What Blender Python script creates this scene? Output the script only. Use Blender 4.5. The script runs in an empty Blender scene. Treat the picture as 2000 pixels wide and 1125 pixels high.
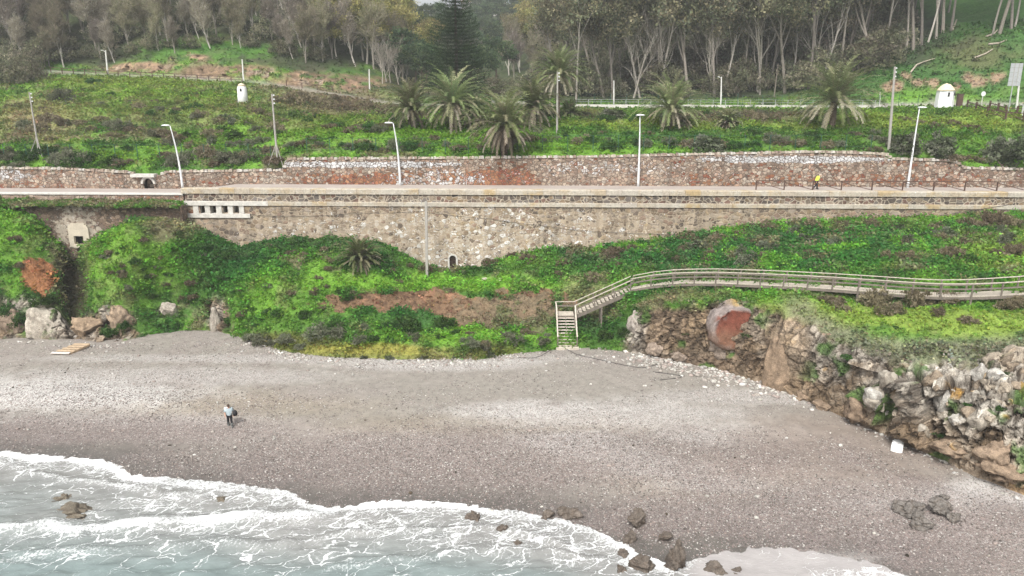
import bpy, bmesh, math, random
import numpy as np
from math import radians as R, sin, cos, pi
from mathutils import Vector, Matrix, Quaternion
from mathutils.bvhtree import BVHTree

SC = bpy.context.scene
COL = SC.collection
# ------------------------------------------------------------------ camera, sky, sun, exposure
CAMZ, PITCH, F = 24.0, R(14.6), 1400.0
cam_data = bpy.data.cameras.new('camera'); cam = bpy.data.objects.new('camera', cam_data); COL.objects.link(cam)
cam.location = (0, 0, CAMZ); cam.rotation_euler = (R(90) - PITCH, 0, 0)
cam_data.sensor_width = 36; cam_data.lens = F / 2000 * 36; cam_data.clip_start = .5; cam_data.clip_end = 3000
SC.camera = cam
SUN_EL, SUN_AZ = R(52), R(200)        # azimuth clockwise from +Y
wd = bpy.data.worlds.new('World'); SC.world = wd; wd.use_nodes = True
nt = wd.node_tree; nt.nodes.clear()
sky = nt.nodes.new('ShaderNodeTexSky'); sky.sky_type = 'NISHITA'; sky.sun_disc = False
sky.sun_elevation = SUN_EL; sky.sun_rotation = SUN_AZ; sky.air_density = 1.0; sky.dust_density = 6.0; sky.ozone_density = 1.0
hs = nt.nodes.new('ShaderNodeHueSaturation'); hs.inputs['Saturation'].default_value = .22; hs.inputs['Value'].default_value = 1.15
bg = nt.nodes.new('ShaderNodeBackground'); bg.inputs[1].default_value = .15
wo = nt.nodes.new('ShaderNodeOutputWorld')
nt.links.new(sky.outputs[0], hs.inputs['Color']); nt.links.new(hs.outputs[0], bg.inputs[0]); nt.links.new(bg.outputs[0], wo.inputs[0])
sl = bpy.data.lights.new('sun', 'SUN'); sl.energy = 1.8; sl.angle = R(10); sl.color = (1, .985, .93)
sun = bpy.data.objects.new('sun', sl); COL.objects.link(sun)
sd = Vector((sin(SUN_AZ) * cos(SUN_EL), cos(SUN_AZ) * cos(SUN_EL), sin(SUN_EL)))
sun.rotation_euler = sd.to_track_quat('Z', 'Y').to_euler(); sun.location = sd * 80
SC.view_settings.view_transform = 'Standard'; SC.view_settings.look = 'None'; SC.view_settings.gamma = 1
SC.view_settings.exposure = 0.52
SC.cycles.max_bounces = 5; SC.cycles.diffuse_bounces = 3; SC.cycles.glossy_bounces = 2; SC.cycles.transmission_bounces = 2
SC.cycles.use_denoising = True; SC.cycles.denoiser = 'OPENIMAGEDENOISE'; SC.cycles.denoising_prefilter = 'NONE'; SC.cycles.denoising_input_passes = 'RGB_ALBEDO_NORMAL'

# ------------------------------------------------------------------ helpers
CP, SP = cos(PITCH), sin(PITCH)
def ray(px, py):
    u = (np.asarray(px, float) - 1000) / F; v = (562.5 - np.asarray(py, float)) / F
    return u, CP + v * SP, -SP + v * CP
def P(px, py, Y):
    u, a, b = ray(px, py); k = np.asarray(Y, float) / a
    r = np.stack([u * k, a * k, CAMZ + b * k], -1)
    return r
def PV(px, py, Y): return Vector(P(px, py, Y).tolist())
def proj(p):
    x, y, z = p[..., 0], p[..., 1], p[..., 2] - CAMZ
    d = y * CP - z * SP; up = y * SP + z * CP
    return 1000 + F * x / d, 562.5 - F * up / d
def h01(ix, iy, iz, seed=0):
    n = (ix.astype(np.int64) * 374761393 + iy.astype(np.int64) * 668265263 + iz.astype(np.int64) * 2147483647 + seed * 974634777) & 0xffffffff
    n = ((n ^ (n >> 13)) * 1274126177) & 0xffffffff; n = ((n ^ (n >> 16)) * 2246822519) & 0xffffffff
    return ((n ^ (n >> 15)) & 0xffffff) / float(0xffffff)
def vnoise(p, s=1., seed=0):
    q = np.asarray(p, float) * s; i = np.floor(q).astype(np.int64); f = q - i; f = f * f * (3 - 2 * f)
    r = 0
    for dx in (0, 1):
        for dy in (0, 1):
            for dz in (0, 1):
                w = (f[..., 0] if dx else 1 - f[..., 0]) * (f[..., 1] if dy else 1 - f[..., 1]) * (f[..., 2] if dz else 1 - f[..., 2])
                r = r + w * h01(i[..., 0] + dx, i[..., 1] + dy, i[..., 2] + dz, seed)
    return r
def fbm(p, s=1., o=4, seed=0):
    r = 0; a = .5; t = 0
    for k in range(o):
        r = r + a * vnoise(p, s, seed + k * 7); t += a; a *= .5; s *= 2.03
    return r / t                                  # 0..1
def worley(p, s, seed=0):
    q = np.asarray(p, float) * s; i = np.floor(q).astype(np.int64)
    F1 = np.full(q.shape[:-1], 9.); F2 = F1.copy(); cid = np.zeros(q.shape[:-1]); vec = np.zeros(q.shape)
    for dx in (-1, 0, 1):
        for dy in (-1, 0, 1):
            for dz in (-1, 0, 1):
                c = i + np.array([dx, dy, dz]); a = [h01(c[..., 0], c[..., 1], c[..., 2], seed + k) for k in (1, 2, 3)]
                v = q - (c + np.stack(a, -1)); d = np.sqrt((v ** 2).sum(-1))
                n = d < F1; F2 = np.where(n, F1, np.minimum(F2, d)); F1 = np.where(n, d, F1)
                cid = np.where(n, h01(c[..., 0], c[..., 1], c[..., 2], seed + 9), cid); vec = np.where(n[..., None], v, vec)
    return F1, F2, cid, vec
def crag(p, s, seed=0, tilt=.6):                  # blocky broken rock, about -1..1
    F1, F2, c, v = worley(p, s, seed)
    g = np.stack([h01((c * 1e5).astype(int), (c * 0).astype(int), (c * 0).astype(int), k) - .5 for k in (3, 4, 5)], -1) * 2
    e = np.clip((F2 - F1) / .14, 0, 1)
    return (c - .5) * .9 + (g * v).sum(-1) * tilt - (1 - e) * .45, c, e
def sst(a, b, x): t = np.clip((x - a) / (b - a), 0, 1); return t * t * (3 - 2 * t)
def blob(px, py, cx, cy, rx, ry, soft=.35, nz=None):
    d = np.sqrt(((px - cx) / rx) ** 2 + ((py - cy) / ry) ** 2)
    if nz is not None: d = d + (nz - .5) * 1.2
    return 1 - sst(1 - soft, 1 + soft, d)
def mixc(c, col, m): return c * (1 - m[..., None]) + np.asarray(col, float) * m[..., None]

def tag(o, label=None, cat=None, group=None, kind=None):
    if label: o['label'] = label
    if cat: o['category'] = cat
    if group: o['group'] = group
    if kind: o['kind'] = kind
    return o
def empty(name, loc, label, cat, group=None, rz=0):
    o = bpy.data.objects.new(name, None); COL.objects.link(o); o.location = loc; o.rotation_euler = (0, 0, rz)
    return tag(o, label, cat, group)
def link(name, me, parent=None):
    o = bpy.data.objects.new(name, me); COL.objects.link(o)
    if parent is not None: o.parent = parent
    return o
def mesh_np(name, v, f, m, parent=None, smooth=False, col=None, extra=None, local=None):
    """v (N,3); f list of (M,k) index arrays"""
    v = np.asarray(v, np.float32)
    if local is not None: v = v - np.asarray(local, np.float32)
    fs = [np.asarray(a, np.int64) for a in (f if isinstance(f, list) else [f]) if len(a)]
    me = bpy.data.meshes.new(name); me.vertices.add(len(v)); me.vertices.foreach_set('co', v.ravel())
    tot = sum(a.size for a in fs); me.loops.add(tot); me.polygons.add(sum(len(a) for a in fs))
    me.loops.foreach_set('vertex_index', np.concatenate([a.ravel() for a in fs]).astype(np.int32))
    ls = []; s = 0
    for a in fs: ls.append(s + np.arange(len(a)) * a.shape[1]); s += a.size
    me.polygons.foreach_set('loop_start', np.concatenate(ls).astype(np.int32))
    if smooth: me.polygons.foreach_set('use_smooth', np.ones(len(me.polygons), bool))
    me.update(calc_edges=True)
    if col is not None:
        c = np.ones((len(v), 4), np.float32); c[:, :3] = col
        a = me.color_attributes.new('Col', 'FLOAT_COLOR', 'POINT'); a.data.foreach_set('color', c.ravel())
    for k, val in (extra or {}).items():
        a = me.attributes.new(k, 'FLOAT', 'POINT'); a.data.foreach_set('value', np.asarray(val, np.float32).ravel())
    if m: me.materials.append(m)
    if name: 
        o = link(name, me, parent)
        return o
def grid_faces(nr, nc):
    a = (np.arange(nr - 1)[:, None] * nc + np.arange(nc - 1)[None]).ravel()
    return np.stack([a, a + 1, a + nc + 1, a + nc], -1)
def grid_normals(p):
    du = np.gradient(p, axis=1); dv = np.gradient(p, axis=0); n = np.cross(du, dv)
    n /= np.linalg.norm(n, axis=-1, keepdims=True) + 1e-9
    s = np.sign(n[..., 2:3] + 1e-6); return n * s
def bvh_of(v, f):
    return BVHTree.FromPolygons([tuple(a) for a in v.tolist()], [tuple(a) for a in f.tolist()])

class MB:
    def __init__(s): s.v = []; s.f = []; s.c = []
    def add(s, v, f, c=None):
        b = len(s.v); s.v += [tuple(a) for a in v]; s.f += [tuple(i + b for i in a) for a in f]
        s.c += [tuple(c) if c is not None else (1, 1, 1)] * len(v) if (c is None or np.ndim(c) == 1) else [tuple(a) for a in c]
        return s
    def box(s, c, size, rz=0, rot=None, col=None, taper=1.):
        hx, hy, hz = [a / 2 for a in size]; vs = []
        for z in (-1, 1):
            t = taper if z > 0 else 1.
            for x, y in ((-1, -1), (1, -1), (1, 1), (-1, 1)): vs.append(Vector((x * hx * t, y * hy * t, z * hz)))
        m = rot if rot is not None else Matrix.Rotation(rz, 3, 'Z')
        vs = [m @ a + Vector(c) for a in vs]
        return s.add(vs, [(3, 2, 1, 0), (4, 5, 6, 7), (0, 1, 5, 4), (1, 2, 6, 5), (2, 3, 7, 6), (3, 0, 4, 7)], col)
    def beam(s, a, b, w, h, col=None):           # rectangular bar from a to b
        a = Vector(a); b = Vector(b); d = b - a; L = d.length; d.normalize()
        side = d.cross(Vector((0, 0, 1))); side = side.normalized() if side.length > 1e-4 else Vector((1, 0, 0))
        up = side.cross(d); m = Matrix((side, d, up)).transposed()
        return s.box((a + b) / 2, (w, L, h), rot=m, col=col)
    def tube(s, pts, rad, n=6, col=None, cap=True):
        pts = [Vector(p) for p in pts]; rad = rad if hasattr(rad, '__len__') else [rad] * len(pts)
        vs = []; fs = []; ref = None
        for i, p in enumerate(pts):
            t = (pts[min(i + 1, len(pts) - 1)] - pts[max(i - 1, 0)]).normalized()
            if ref is None: ref = t.orthogonal().normalized()
            ref = (ref - t * ref.dot(t)).normalized(); bi = t.cross(ref)
            for k in range(n):
                a = 2 * pi * k / n; vs.append(p + (ref * cos(a) + bi * sin(a)) * rad[i])
        for i in range(len(pts) - 1):
            for k in range(n): fs.append((i * n + k, i * n + (k + 1) % n, (i + 1) * n + (k + 1) % n, (i + 1) * n + k))
        if cap: fs += [tuple(range(n))[::-1], tuple((len(pts) - 1) * n + k for k in range(n))]
        return s.add(vs, fs, col)
    def lathe(s, prof, c=(0, 0, 0), n=20, col=None):   # prof: (r,z)
        vs = []; fs = []
        for r, z in prof:
            for k in range(n): vs.append((c[0] + r * cos(2 * pi * k / n), c[1] + r * sin(2 * pi * k / n), c[2] + z))
        for i in range(len(prof) - 1):
            for k in range(n): fs.append((i * n + k, i * n + (k + 1) % n, (i + 1) * n + (k + 1) % n, (i + 1) * n + k))
        fs += [tuple(range(n))[::-1], tuple((len(prof) - 1) * n + k for k in range(n))]
        return s.add(vs, fs, col)
    def build(s, name, m, parent=None, smooth=False):
        me = bpy.data.meshes.new(name); me.from_pydata([tuple(a) for a in s.v], [], s.f); me.update()
        c = np.ones((len(s.v), 4), np.float32); c[:, :3] = np.array(s.c)
        a = me.color_attributes.new('Col', 'FLOAT_COLOR', 'POINT'); a.data.foreach_set('color', c.ravel())
        if smooth: me.polygons.foreach_set('use_smooth', np.ones(len(me.polygons), bool))
        me.materials.append(m)
        return link(name, me, parent)
def copy_tree(o, parent=None):
    c = o.copy(); COL.objects.link(c)
    if parent is not None: c.parent = parent
    for ch in list(o.children): copy_tree(ch, c)
    return c

# ------------------------------------------------------------------ materials
class NT:
    def __init__(s, name, rough=.8):
        s.m = bpy.data.materials.new(name); s.m.use_nodes = True; s.n = s.m.node_tree.nodes; s.l = s.m.node_tree.links
        s.b = s.n['Principled BSDF']; s.b.inputs['Roughness'].default_value = rough; s.b.inputs['Specular IOR Level'].default_value = .25
    def node(s, t, **k):
        n = s.n.new(t)
        for a, v in k.items():
            if a in n.inputs.keys(): s.set(n.inputs[a], v)
            else: setattr(n, a, v)
        return n
    def set(s, inp, v):
        if hasattr(v, 'is_output') or isinstance(v, bpy.types.NodeSocket): s.l.new(v, inp)
        else: inp.default_value = v
    def attr(s, name): return s.node('ShaderNodeAttribute', attribute_name=name)
    def coord(s, kind='Object', scale=(1, 1, 1), rot=(0, 0, 0)):
        t = s.node('ShaderNodeTexCoord'); m = s.node('ShaderNodeMapping'); m.inputs['Scale'].default_value = scale; m.inputs['Rotation'].default_value = rot
        s.l.new(t.outputs[kind], m.inputs[0]); return m.outputs[0]
    def noise(s, vec, scale, detail=3, rough=.6):
        n = s.node('ShaderNodeTexNoise'); s.l.new(vec, n.inputs['Vector']); n.inputs['Scale'].default_value = scale
        n.inputs['Detail'].default_value = detail; n.inputs['Roughness'].default_value = rough; return n.outputs['Fac']
    def noisec(s, vec, scale, detail=2):
        n = s.node('ShaderNodeTexNoise'); s.l.new(vec, n.inputs['Vector']); n.inputs['Scale'].default_value = scale
        n.inputs['Detail'].default_value = detail; return n.outputs['Color']
    def vor(s, vec, scale, feature='F1', rnd=1.):
        n = s.node('ShaderNodeTexVoronoi', feature=feature); s.l.new(vec, n.inputs['Vector']); n.inputs['Scale'].default_value = scale
        n.inputs['Randomness'].default_value = rnd; return n
    def math(s, op, a, b=0., c=None, clamp=False):
        n = s.node('ShaderNodeMath', operation=op, use_clamp=clamp); s.set(n.inputs[0], a); s.set(n.inputs[1], b)
        if c is not None: s.set(n.inputs[2], c)
        return n.outputs[0]
    def rng(s, x, a, b, c=0., d=1.):
        n = s.node('ShaderNodeMapRange'); s.set(n.inputs[0], x)
        for i, v in enumerate((a, b, c, d)): s.set(n.inputs[i + 1], v)
        return n.outputs[0]
    def mix(s, f, a, b, mode='MIX'):
        n = s.node('ShaderNodeMix', data_type='RGBA', blend_type=mode); s.set(n.inputs[0], f)
        for i, v in ((6, a), (7, b)): s.set(n.inputs[i], (*v, 1) if isinstance(v, tuple) and len(v) == 3 else v)
        return n.outputs[2]
    def ramp(s, f, stops, const=False):
        n = s.node('ShaderNodeValToRGB'); s.l.new(f, n.inputs[0]); e = n.color_ramp.elements
        if const: n.color_ramp.interpolation = 'CONSTANT'
        while len(e) < len(stops): e.new(.5)
        for i, (p, c) in enumerate(stops): e[i].position = p; e[i].color = (*c, 1)
        return n.outputs[0]
    def bump(s, h, strength=.5, dist=.1):
        n = s.node('ShaderNodeBump'); s.set(n.inputs['Height'], h); n.inputs['Strength'].default_value = strength; n.inputs['Distance'].default_value = dist
        s.l.new(n.outputs[0], s.b.inputs['Normal'])
    def out(s, c): s.set(s.b.inputs['Base Color'], c if not isinstance(c, tuple) else (*c, 1)); return s.m

def mat_plain(name, col, rough=.7, var=.25, scale=4., bump=.2, metal=0., stretch=(1, 1, 1)):
    t = NT(name, rough); v = t.coord(scale=stretch); n = t.noise(v, scale, 4); k = t.rng(n, .25, .75, 1 - var, 1 + var)
    n2 = t.noise(v, scale * 7, 2); k2 = t.rng(n2, .3, .7, 1 - var * .6, 1 + var * .6)
    c = t.mix(1., tuple(col), t.math('MULTIPLY', k, k2), 'MULTIPLY'); t.bump(n2, bump, .03); t.b.inputs['Metallic'].default_value = metal
    return t.out(c)
def mat_col(name, rough=.9, var=.3, scale=3., bump=.5, dist=.12, spec=.15, rnd=.0, transl=0.):
    """colour comes from the mesh's own albedo attribute, broken up by noise"""
    t = NT(name, rough); a = t.attr('Col').outputs['Color']; v = t.coord(); t.b.inputs['Specular IOR Level'].default_value = spec
    n = t.noise(v, scale, 4, .65); n2 = t.noise(v, scale * 5, 3, .6)
    k = t.math('MULTIPLY', t.rng(n, .3, .7, 1 - var, 1 + var), t.rng(n2, .3, .7, 1 - var, 1 + var))
    if rnd: k = t.math('MULTIPLY', k, t.rng(t.node('ShaderNodeObjectInfo').outputs['Random'], 0, 1, 1 - rnd, 1 + rnd))
    c = t.mix(1., a, k, 'MULTIPLY')
    if bump: t.bump(t.math('ADD', n, t.math('MULTIPLY', n2, .4)), bump, dist)
    return t.out(c)
def mat_leaf(name, rnd=.25, rough=.75):
    t = NT(name, rough); t.b.inputs['Specular IOR Level'].default_value = .12; a = t.attr('Col').outputs['Color']
    oi = t.node('ShaderNodeObjectInfo').outputs['Random']
    h = t.node('ShaderNodeHueSaturation'); t.l.new(a, h.inputs['Color']); t.l.new(t.rng(oi, 0, 1, .485, .515), h.inputs['Hue'])
    t.l.new(t.rng(oi, 0, 1, 1 - rnd, 1 + rnd), h.inputs['Value'])
    df = t.node('ShaderNodeBsdfDiffuse'); tr = t.node('ShaderNodeBsdfTranslucent'); mx = t.node('ShaderNodeMixShader')
    t.l.new(h.outputs[0], df.inputs[0]); t.l.new(h.outputs[0], tr.inputs[0]); mx.inputs[0].default_value = .42
    t.l.new(df.outputs[0], mx.inputs[1]); t.l.new(tr.outputs[0], mx.inputs[2])
    t.l.new(mx.outputs[0], t.n['Material Output'].inputs[0]); return t.m

def mat_masonry(name, scale, mortar, stones, mw=.06, squash=1.25, red=(.24, .075, .045), white=(.62, .60, .57), plaster=(.36, .31, .26), bump=.6):
    """rubble masonry; attributes red/white/plas steer stained, limewashed and rendered stretches"""
    t = NT(name, .9); base = t.coord(scale=(1, 1, squash))
    w = t.node('ShaderNodeVectorMath', operation='MULTIPLY_ADD'); t.l.new(t.noisec(base, scale * .7, 2), w.inputs[0]); w.inputs[1].default_value = (.22, .22, .22); t.l.new(base, w.inputs[2])
    v = w.outputs[0]
    c1 = t.vor(v, scale); ed = t.vor(v, scale, 'DISTANCE_TO_EDGE').outputs['Distance']
    rnd = t.node('ShaderNodeSeparateColor'); t.l.new(c1.outputs['Color'], rnd.inputs[0])
    r, g, b = rnd.outputs
    big = t.noise(t.coord(), .22, 3); fine = t.noise(base, scale * 6, 3)
    st = t.ramp(r, [(i / len(stones), c) for i, c in enumerate(stones)], True)
    st = t.mix(t.rng(big, .35, .65, 0, .35), st, tuple(np.array(stones).mean(0) * .8))
    A = {k: t.attr(k).outputs['Fac'] for k in ('red', 'white', 'plas')}
    st = t.mix(t.math('GREATER_THAN', A['red'], t.math('MULTIPLY', g, .95)), st, t.mix(b, red, (red[0] * 1.3, red[1] * 2.2, red[2] * 2.0)))
    st = t.mix(t.math('GREATER_THAN', A['white'], t.math('ADD', t.math('MULTIPLY', b, .6), t.rng(t.noise(t.coord(), scale * 2.6, 3, .7), .35, .65, -.05, .5))), st, t.mix(t.rng(fine, .3, .7, 0, .6), white, (white[0] * .6, white[1] * .58, white[2] * .56)))
    st = t.mix(1., st, t.rng(fine, .25, .75, .62, 1.38), 'MULTIPLY'); st = t.mix(1., st, t.rng(g, 0, 1, .72, 1.25), 'MULTIPLY')
    pn = t.noise(t.coord(), scale * .55, 5, .7)
    width = t.math('MULTIPLY', t.rng(pn, .3, .7, .5, 1.5), mw)
    mm = t.rng(ed, t.math('MULTIPLY', width, .5), width, 1., 0.)
    pl = t.rng(t.math('SUBTRACT', A['plas'], t.rng(t.math('ADD', t.math('MULTIPLY', t.noise(t.coord(), scale * 1.3, 5, .75), .75), t.math('MULTIPLY', g, .25)), .32, .68, 0., 1.)), -.08, .08)
    mc = t.mix(t.rng(t.noise(t.coord(), 3., 3), .35, .65), tuple(np.array(mortar) * .78), tuple(mortar))
    c = t.mix(mm, st, mc); c = t.mix(t.math('MULTIPLY', pl, .65), c, t.mix(t.rng(fine, .3, .7), plaster, tuple(np.array(plaster) * 1.3)))
    # dark weather streaks, running down the face
    sk = t.noise(t.coord(scale=(1.2, 1.2, .12)), 1.1, 4, .6)
    c = t.mix(1., c, t.rng(sk, .3, .62, .68, 1.08), 'MULTIPLY')
    t.bump(t.math('MULTIPLY', t.rng(ed, 0, .12), t.math('SUBTRACT', 1., t.math('MULTIPLY', pl, .7))), bump, .08)
    return t.out(c)
# ------------------------------------------------------------------ shared materials
M = {}
M['ground'] = mat_col('hillside_ground', var=.32, scale=2.2, bump=.9, dist=.2)
M['leaf'] = mat_leaf('foliage'); M['bark'] = mat_col('bark', var=.25, scale=5, bump=.5, dist=.05, rnd=.2)
M['rock'] = mat_col('weathered_rock', var=.3, scale=2.5, bump=.8, dist=.12)
M['concrete'] = mat_plain('pale_concrete', (.50, .48, .44), .85, .2, 3, .3)
M['wood'] = mat_plain('grey_timber', (.17, .145, .12), .85, .3, 3, .4, stretch=(1, 1, 1))
M['wood_pale'] = mat_plain('pale_decking', (.46, .41, .34), .85, .2, 4, .3)
M['wood_brown'] = mat_plain('brown_timber', (.085, .05, .038), .8, .3, 3, .3)
M['steel'] = mat_plain('galvanised_steel', (.42, .43, .44), .5, .12, 3, .05, .3)
M['green_wire'] = mat_plain('green_wire', (.03, .09, .06), .6, .2, 3, .05)
M['black'] = mat_plain('black_rubber', (.02, .02, .022), .6, .2, 8, .1)

# ------------------------------------------------------------------ beach
WL = [(-900, 860), (-400, 875), (0, 888), (90, 898), (190, 905), (225, 918), (245, 934), (300, 938), (430, 948), (550, 966), (600, 992), (650, 1000), (700, 992), (760, 986), (850, 989),
      (925, 996), (950, 1004), (985, 1002), (1020, 1010), (1080, 1020), (1130, 1032), (1180, 1052), (1222, 1073), (1240, 1090), (1290, 1108), (1370, 1100), (1420, 1084), (1480, 1076), (1560, 1080), (1660, 1095), (1730, 1112), (1790, 1140), (1900, 1230), (2600, 1500)]
def plane_pt(px, py, z=0.):
    u, a, b = ray(px, py); k = (z - CAMZ) / b
    return np.stack([u * k, a * k], -1)
wlp = np.array([plane_pt(*a) for a in WL])
def shore_d(x, y):
    q = np.stack([x, y], -1); best = np.full(x.shape, 1e9)
    for a, b in zip(wlp[:-1], wlp[1:]):
        ab = b - a; t = np.clip(((q - a) @ ab) / (ab @ ab), 0, 1); best = np.minimum(best, np.linalg.norm(q - a - t[..., None] * ab, axis=-1))
    return best * np.where(y > np.interp(x, wlp[:, 0], wlp[:, 1]), 1, -1)
def beach_z(x, y):
    d = shore_d(x, y); q = np.stack([x, y, x * 0], -1)
    z = np.where(d < 9, .085 * d, .765 + .058 * (d - 9)); z = np.maximum(z, -1.6)
    z = z + (fbm(q, .12, 3, 4) - .5) * .45 * sst(1, 8, d) + .16 * np.exp(-((d - 8.5) / 1.8) ** 2) + (fbm(q, 1.3, 3, 14) - .5) * .12 * sst(0, 2, d)
    return np.minimum(z, 3.)
def hit_beach(px, py):
    z = np.full(np.shape(px), 1.)
    for _ in range(12): q = plane_pt(px, py, z); z = beach_z(q[..., 0], q[..., 1])
    q = plane_pt(px, py, z); return np.stack([q[..., 0], q[..., 1], z], -1)
def lin(v): return np.asarray(v, float)
SAND = lin((.225, .207, .180)); SANDD = lin((.118, .106, .093)); PALE = lin((.46, .445, .42)); PINK = lin((.235, .208, .188)); OCHRE = lin((.25, .212, .16))
def beach_paint(p):
    px, py = proj(p); n = fbm(p, .35, 4, 3); n2 = fbm(p, 1.1, 3, 8); d = shore_d(p[..., 0], p[..., 1])
    c = np.ones(p.shape) * SAND; c = mixc(c, PINK, sst(.45, .6, n) * .6)
    peb = .12 + .3 * sst(.45, .65, n2)
    # wet, darker strip of shingle above the water
    wet = (1 - sst(1.5, 7.5, d + (n - .5) * 5)); c = mixc(c, SANDD, wet * .85); c = mixc(c, lin((.085, .078, .070)), (1 - sst(.6, 3.2, d + (n - .5) * 3)) * .75)
    # upper smooth sand
    m = blob(px, py, 1050, 745, 520, 42, .5, n); c = mixc(c, SAND * .98, m * .7); peb = peb * (1 - .6 * m)
    for a in [(430, 788, 260, 26), (1350, 930, 200, 40), (1000, 830, 350, 20)]:
        m = blob(px, py, *a, .6, n); c = mixc(c, OCHRE, m * .6); peb = peb * (1 - .5 * m)
    for a, k in [((120, 770, 260, 30), .95), ((330, 735, 300, 16), .45), ((1180, 812, 260, 26), .6), ((1120, 862, 110, 20), .95), ((1200, 888, 90, 16), .8), ((1290, 915, 110, 18), .75), ((1390, 945, 110, 16), .6), ((1420, 850, 150, 22), .6), ((1010, 800, 120, 16), .5), ((1760, 985, 120, 14), .5), ((1600, 1090, 120, 14), .4), ((1950, 960, 130, 30), .9), ((640, 700, 500, 8), .5), ((850, 712, 180, 12), .6), ((1520, 775, 260, 14), .5), ((240, 820, 240, 14), .3)]:
        m = blob(px, py, *a, .5, n2 * .5 + n * .5); c = mixc(c, PALE, m * k); peb = np.maximum(peb, m * .5)
    # smooth footprints sand on the right
    m = blob(px, py, 1640, 880, 260, 70, .4, n); c = mixc(c, lin((.20, .163, .136)), m * .8); peb = peb * (1 - .9 * m)
    # shingle belts
    for a in [(1000, 900, 620, 60), (250, 840, 330, 26), (1600, 1000, 420, 60), (1950, 1060, 260, 70)]:
        m = blob(px, py, *a, .5, n); peb = np.maximum(peb, m); c = mixc(c, lin((.225, .185, .175)), m * .4)
    return c, np.clip(peb, 0, 1), np.clip(wet, 0, 1)
def beach_mesh():
    xs = np.arange(-75, 75.01, .22); ys = np.arange(22, 70, .22); X, Y = np.meshgrid(xs, ys); p = np.stack([X, Y, beach_z(X, Y)], -1)
    c, peb, wet = beach_paint(p); p[..., 2] += (fbm(p, 2.2, 2, 77) - .5) * .07 * (1 - .5 * peb)
    o = mesh_np('beach', p.reshape(-1, 3), grid_faces(*X.shape), M['sand'], smooth=True, col=c.reshape(-1, 3), extra={'peb': peb, 'wet': wet})
    return tag(o, kind='structure', label='grey-brown shingle and sand beach', cat='beach')
def mat_sand():
    t = NT('shingle_sand', .9); v = t.coord(); A = t.attr('Col').outputs['Color']; pb = t.attr('peb').outputs['Fac']; wt = t.attr('wet').outputs['Fac']
    w = t.node('ShaderNodeVectorMath', operation='MULTIPLY_ADD'); t.l.new(t.noisec(v, 9), w.inputs[0]); w.inputs[1].default_value = (.05, .05, 0); t.l.new(v, w.inputs[2])
    c = A; n = t.noise(v, 1.7, 5, .7); c = t.mix(1., c, t.rng(n, .3, .7, .82, 1.18), 'MULTIPLY')
    hs_ = []
    for sc, lo, amt in ((9., .45, .8), (17., .1, .85)):
        vo = t.vor(w.outputs[0], sc); s = t.node('ShaderNodeSeparateColor'); t.l.new(vo.outputs['Color'], s.inputs[0]); r, g, b = s.outputs
        col = t.ramp(r, [(0, (.055, .045, .042)), (.25, (.13, .105, .095)), (.45, (.19, .16, .145)), (.62, (.26, .195, .175)), (.78, (.33, .29, .27)), (.955, (.46, .44, .42))], True)
        on = t.math('MULTIPLY', t.math('LESS_THAN', g, pb), t.math('LESS_THAN', vo.outputs['Distance'], .55))
        c = t.mix(t.math('MULTIPLY', on, amt), c, t.mix(.25, col, A)); hs_.append(on)
    g = t.noise(v, 60, 2); c = t.mix(1., c, t.rng(g, .3, .7, .82, 1.18), 'MULTIPLY')
    t.bump(t.math('ADD', t.math('ADD', hs_[0], t.math('MULTIPLY', hs_[1], .5)), t.math('MULTIPLY', n, .8)), .5, .05)
    t.l.new(t.rng(wt, .55, 1, .92, .28), t.b.inputs['Roughness']); return t.out(c)
M['sand'] = mat_sand(); beach_mesh()

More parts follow.
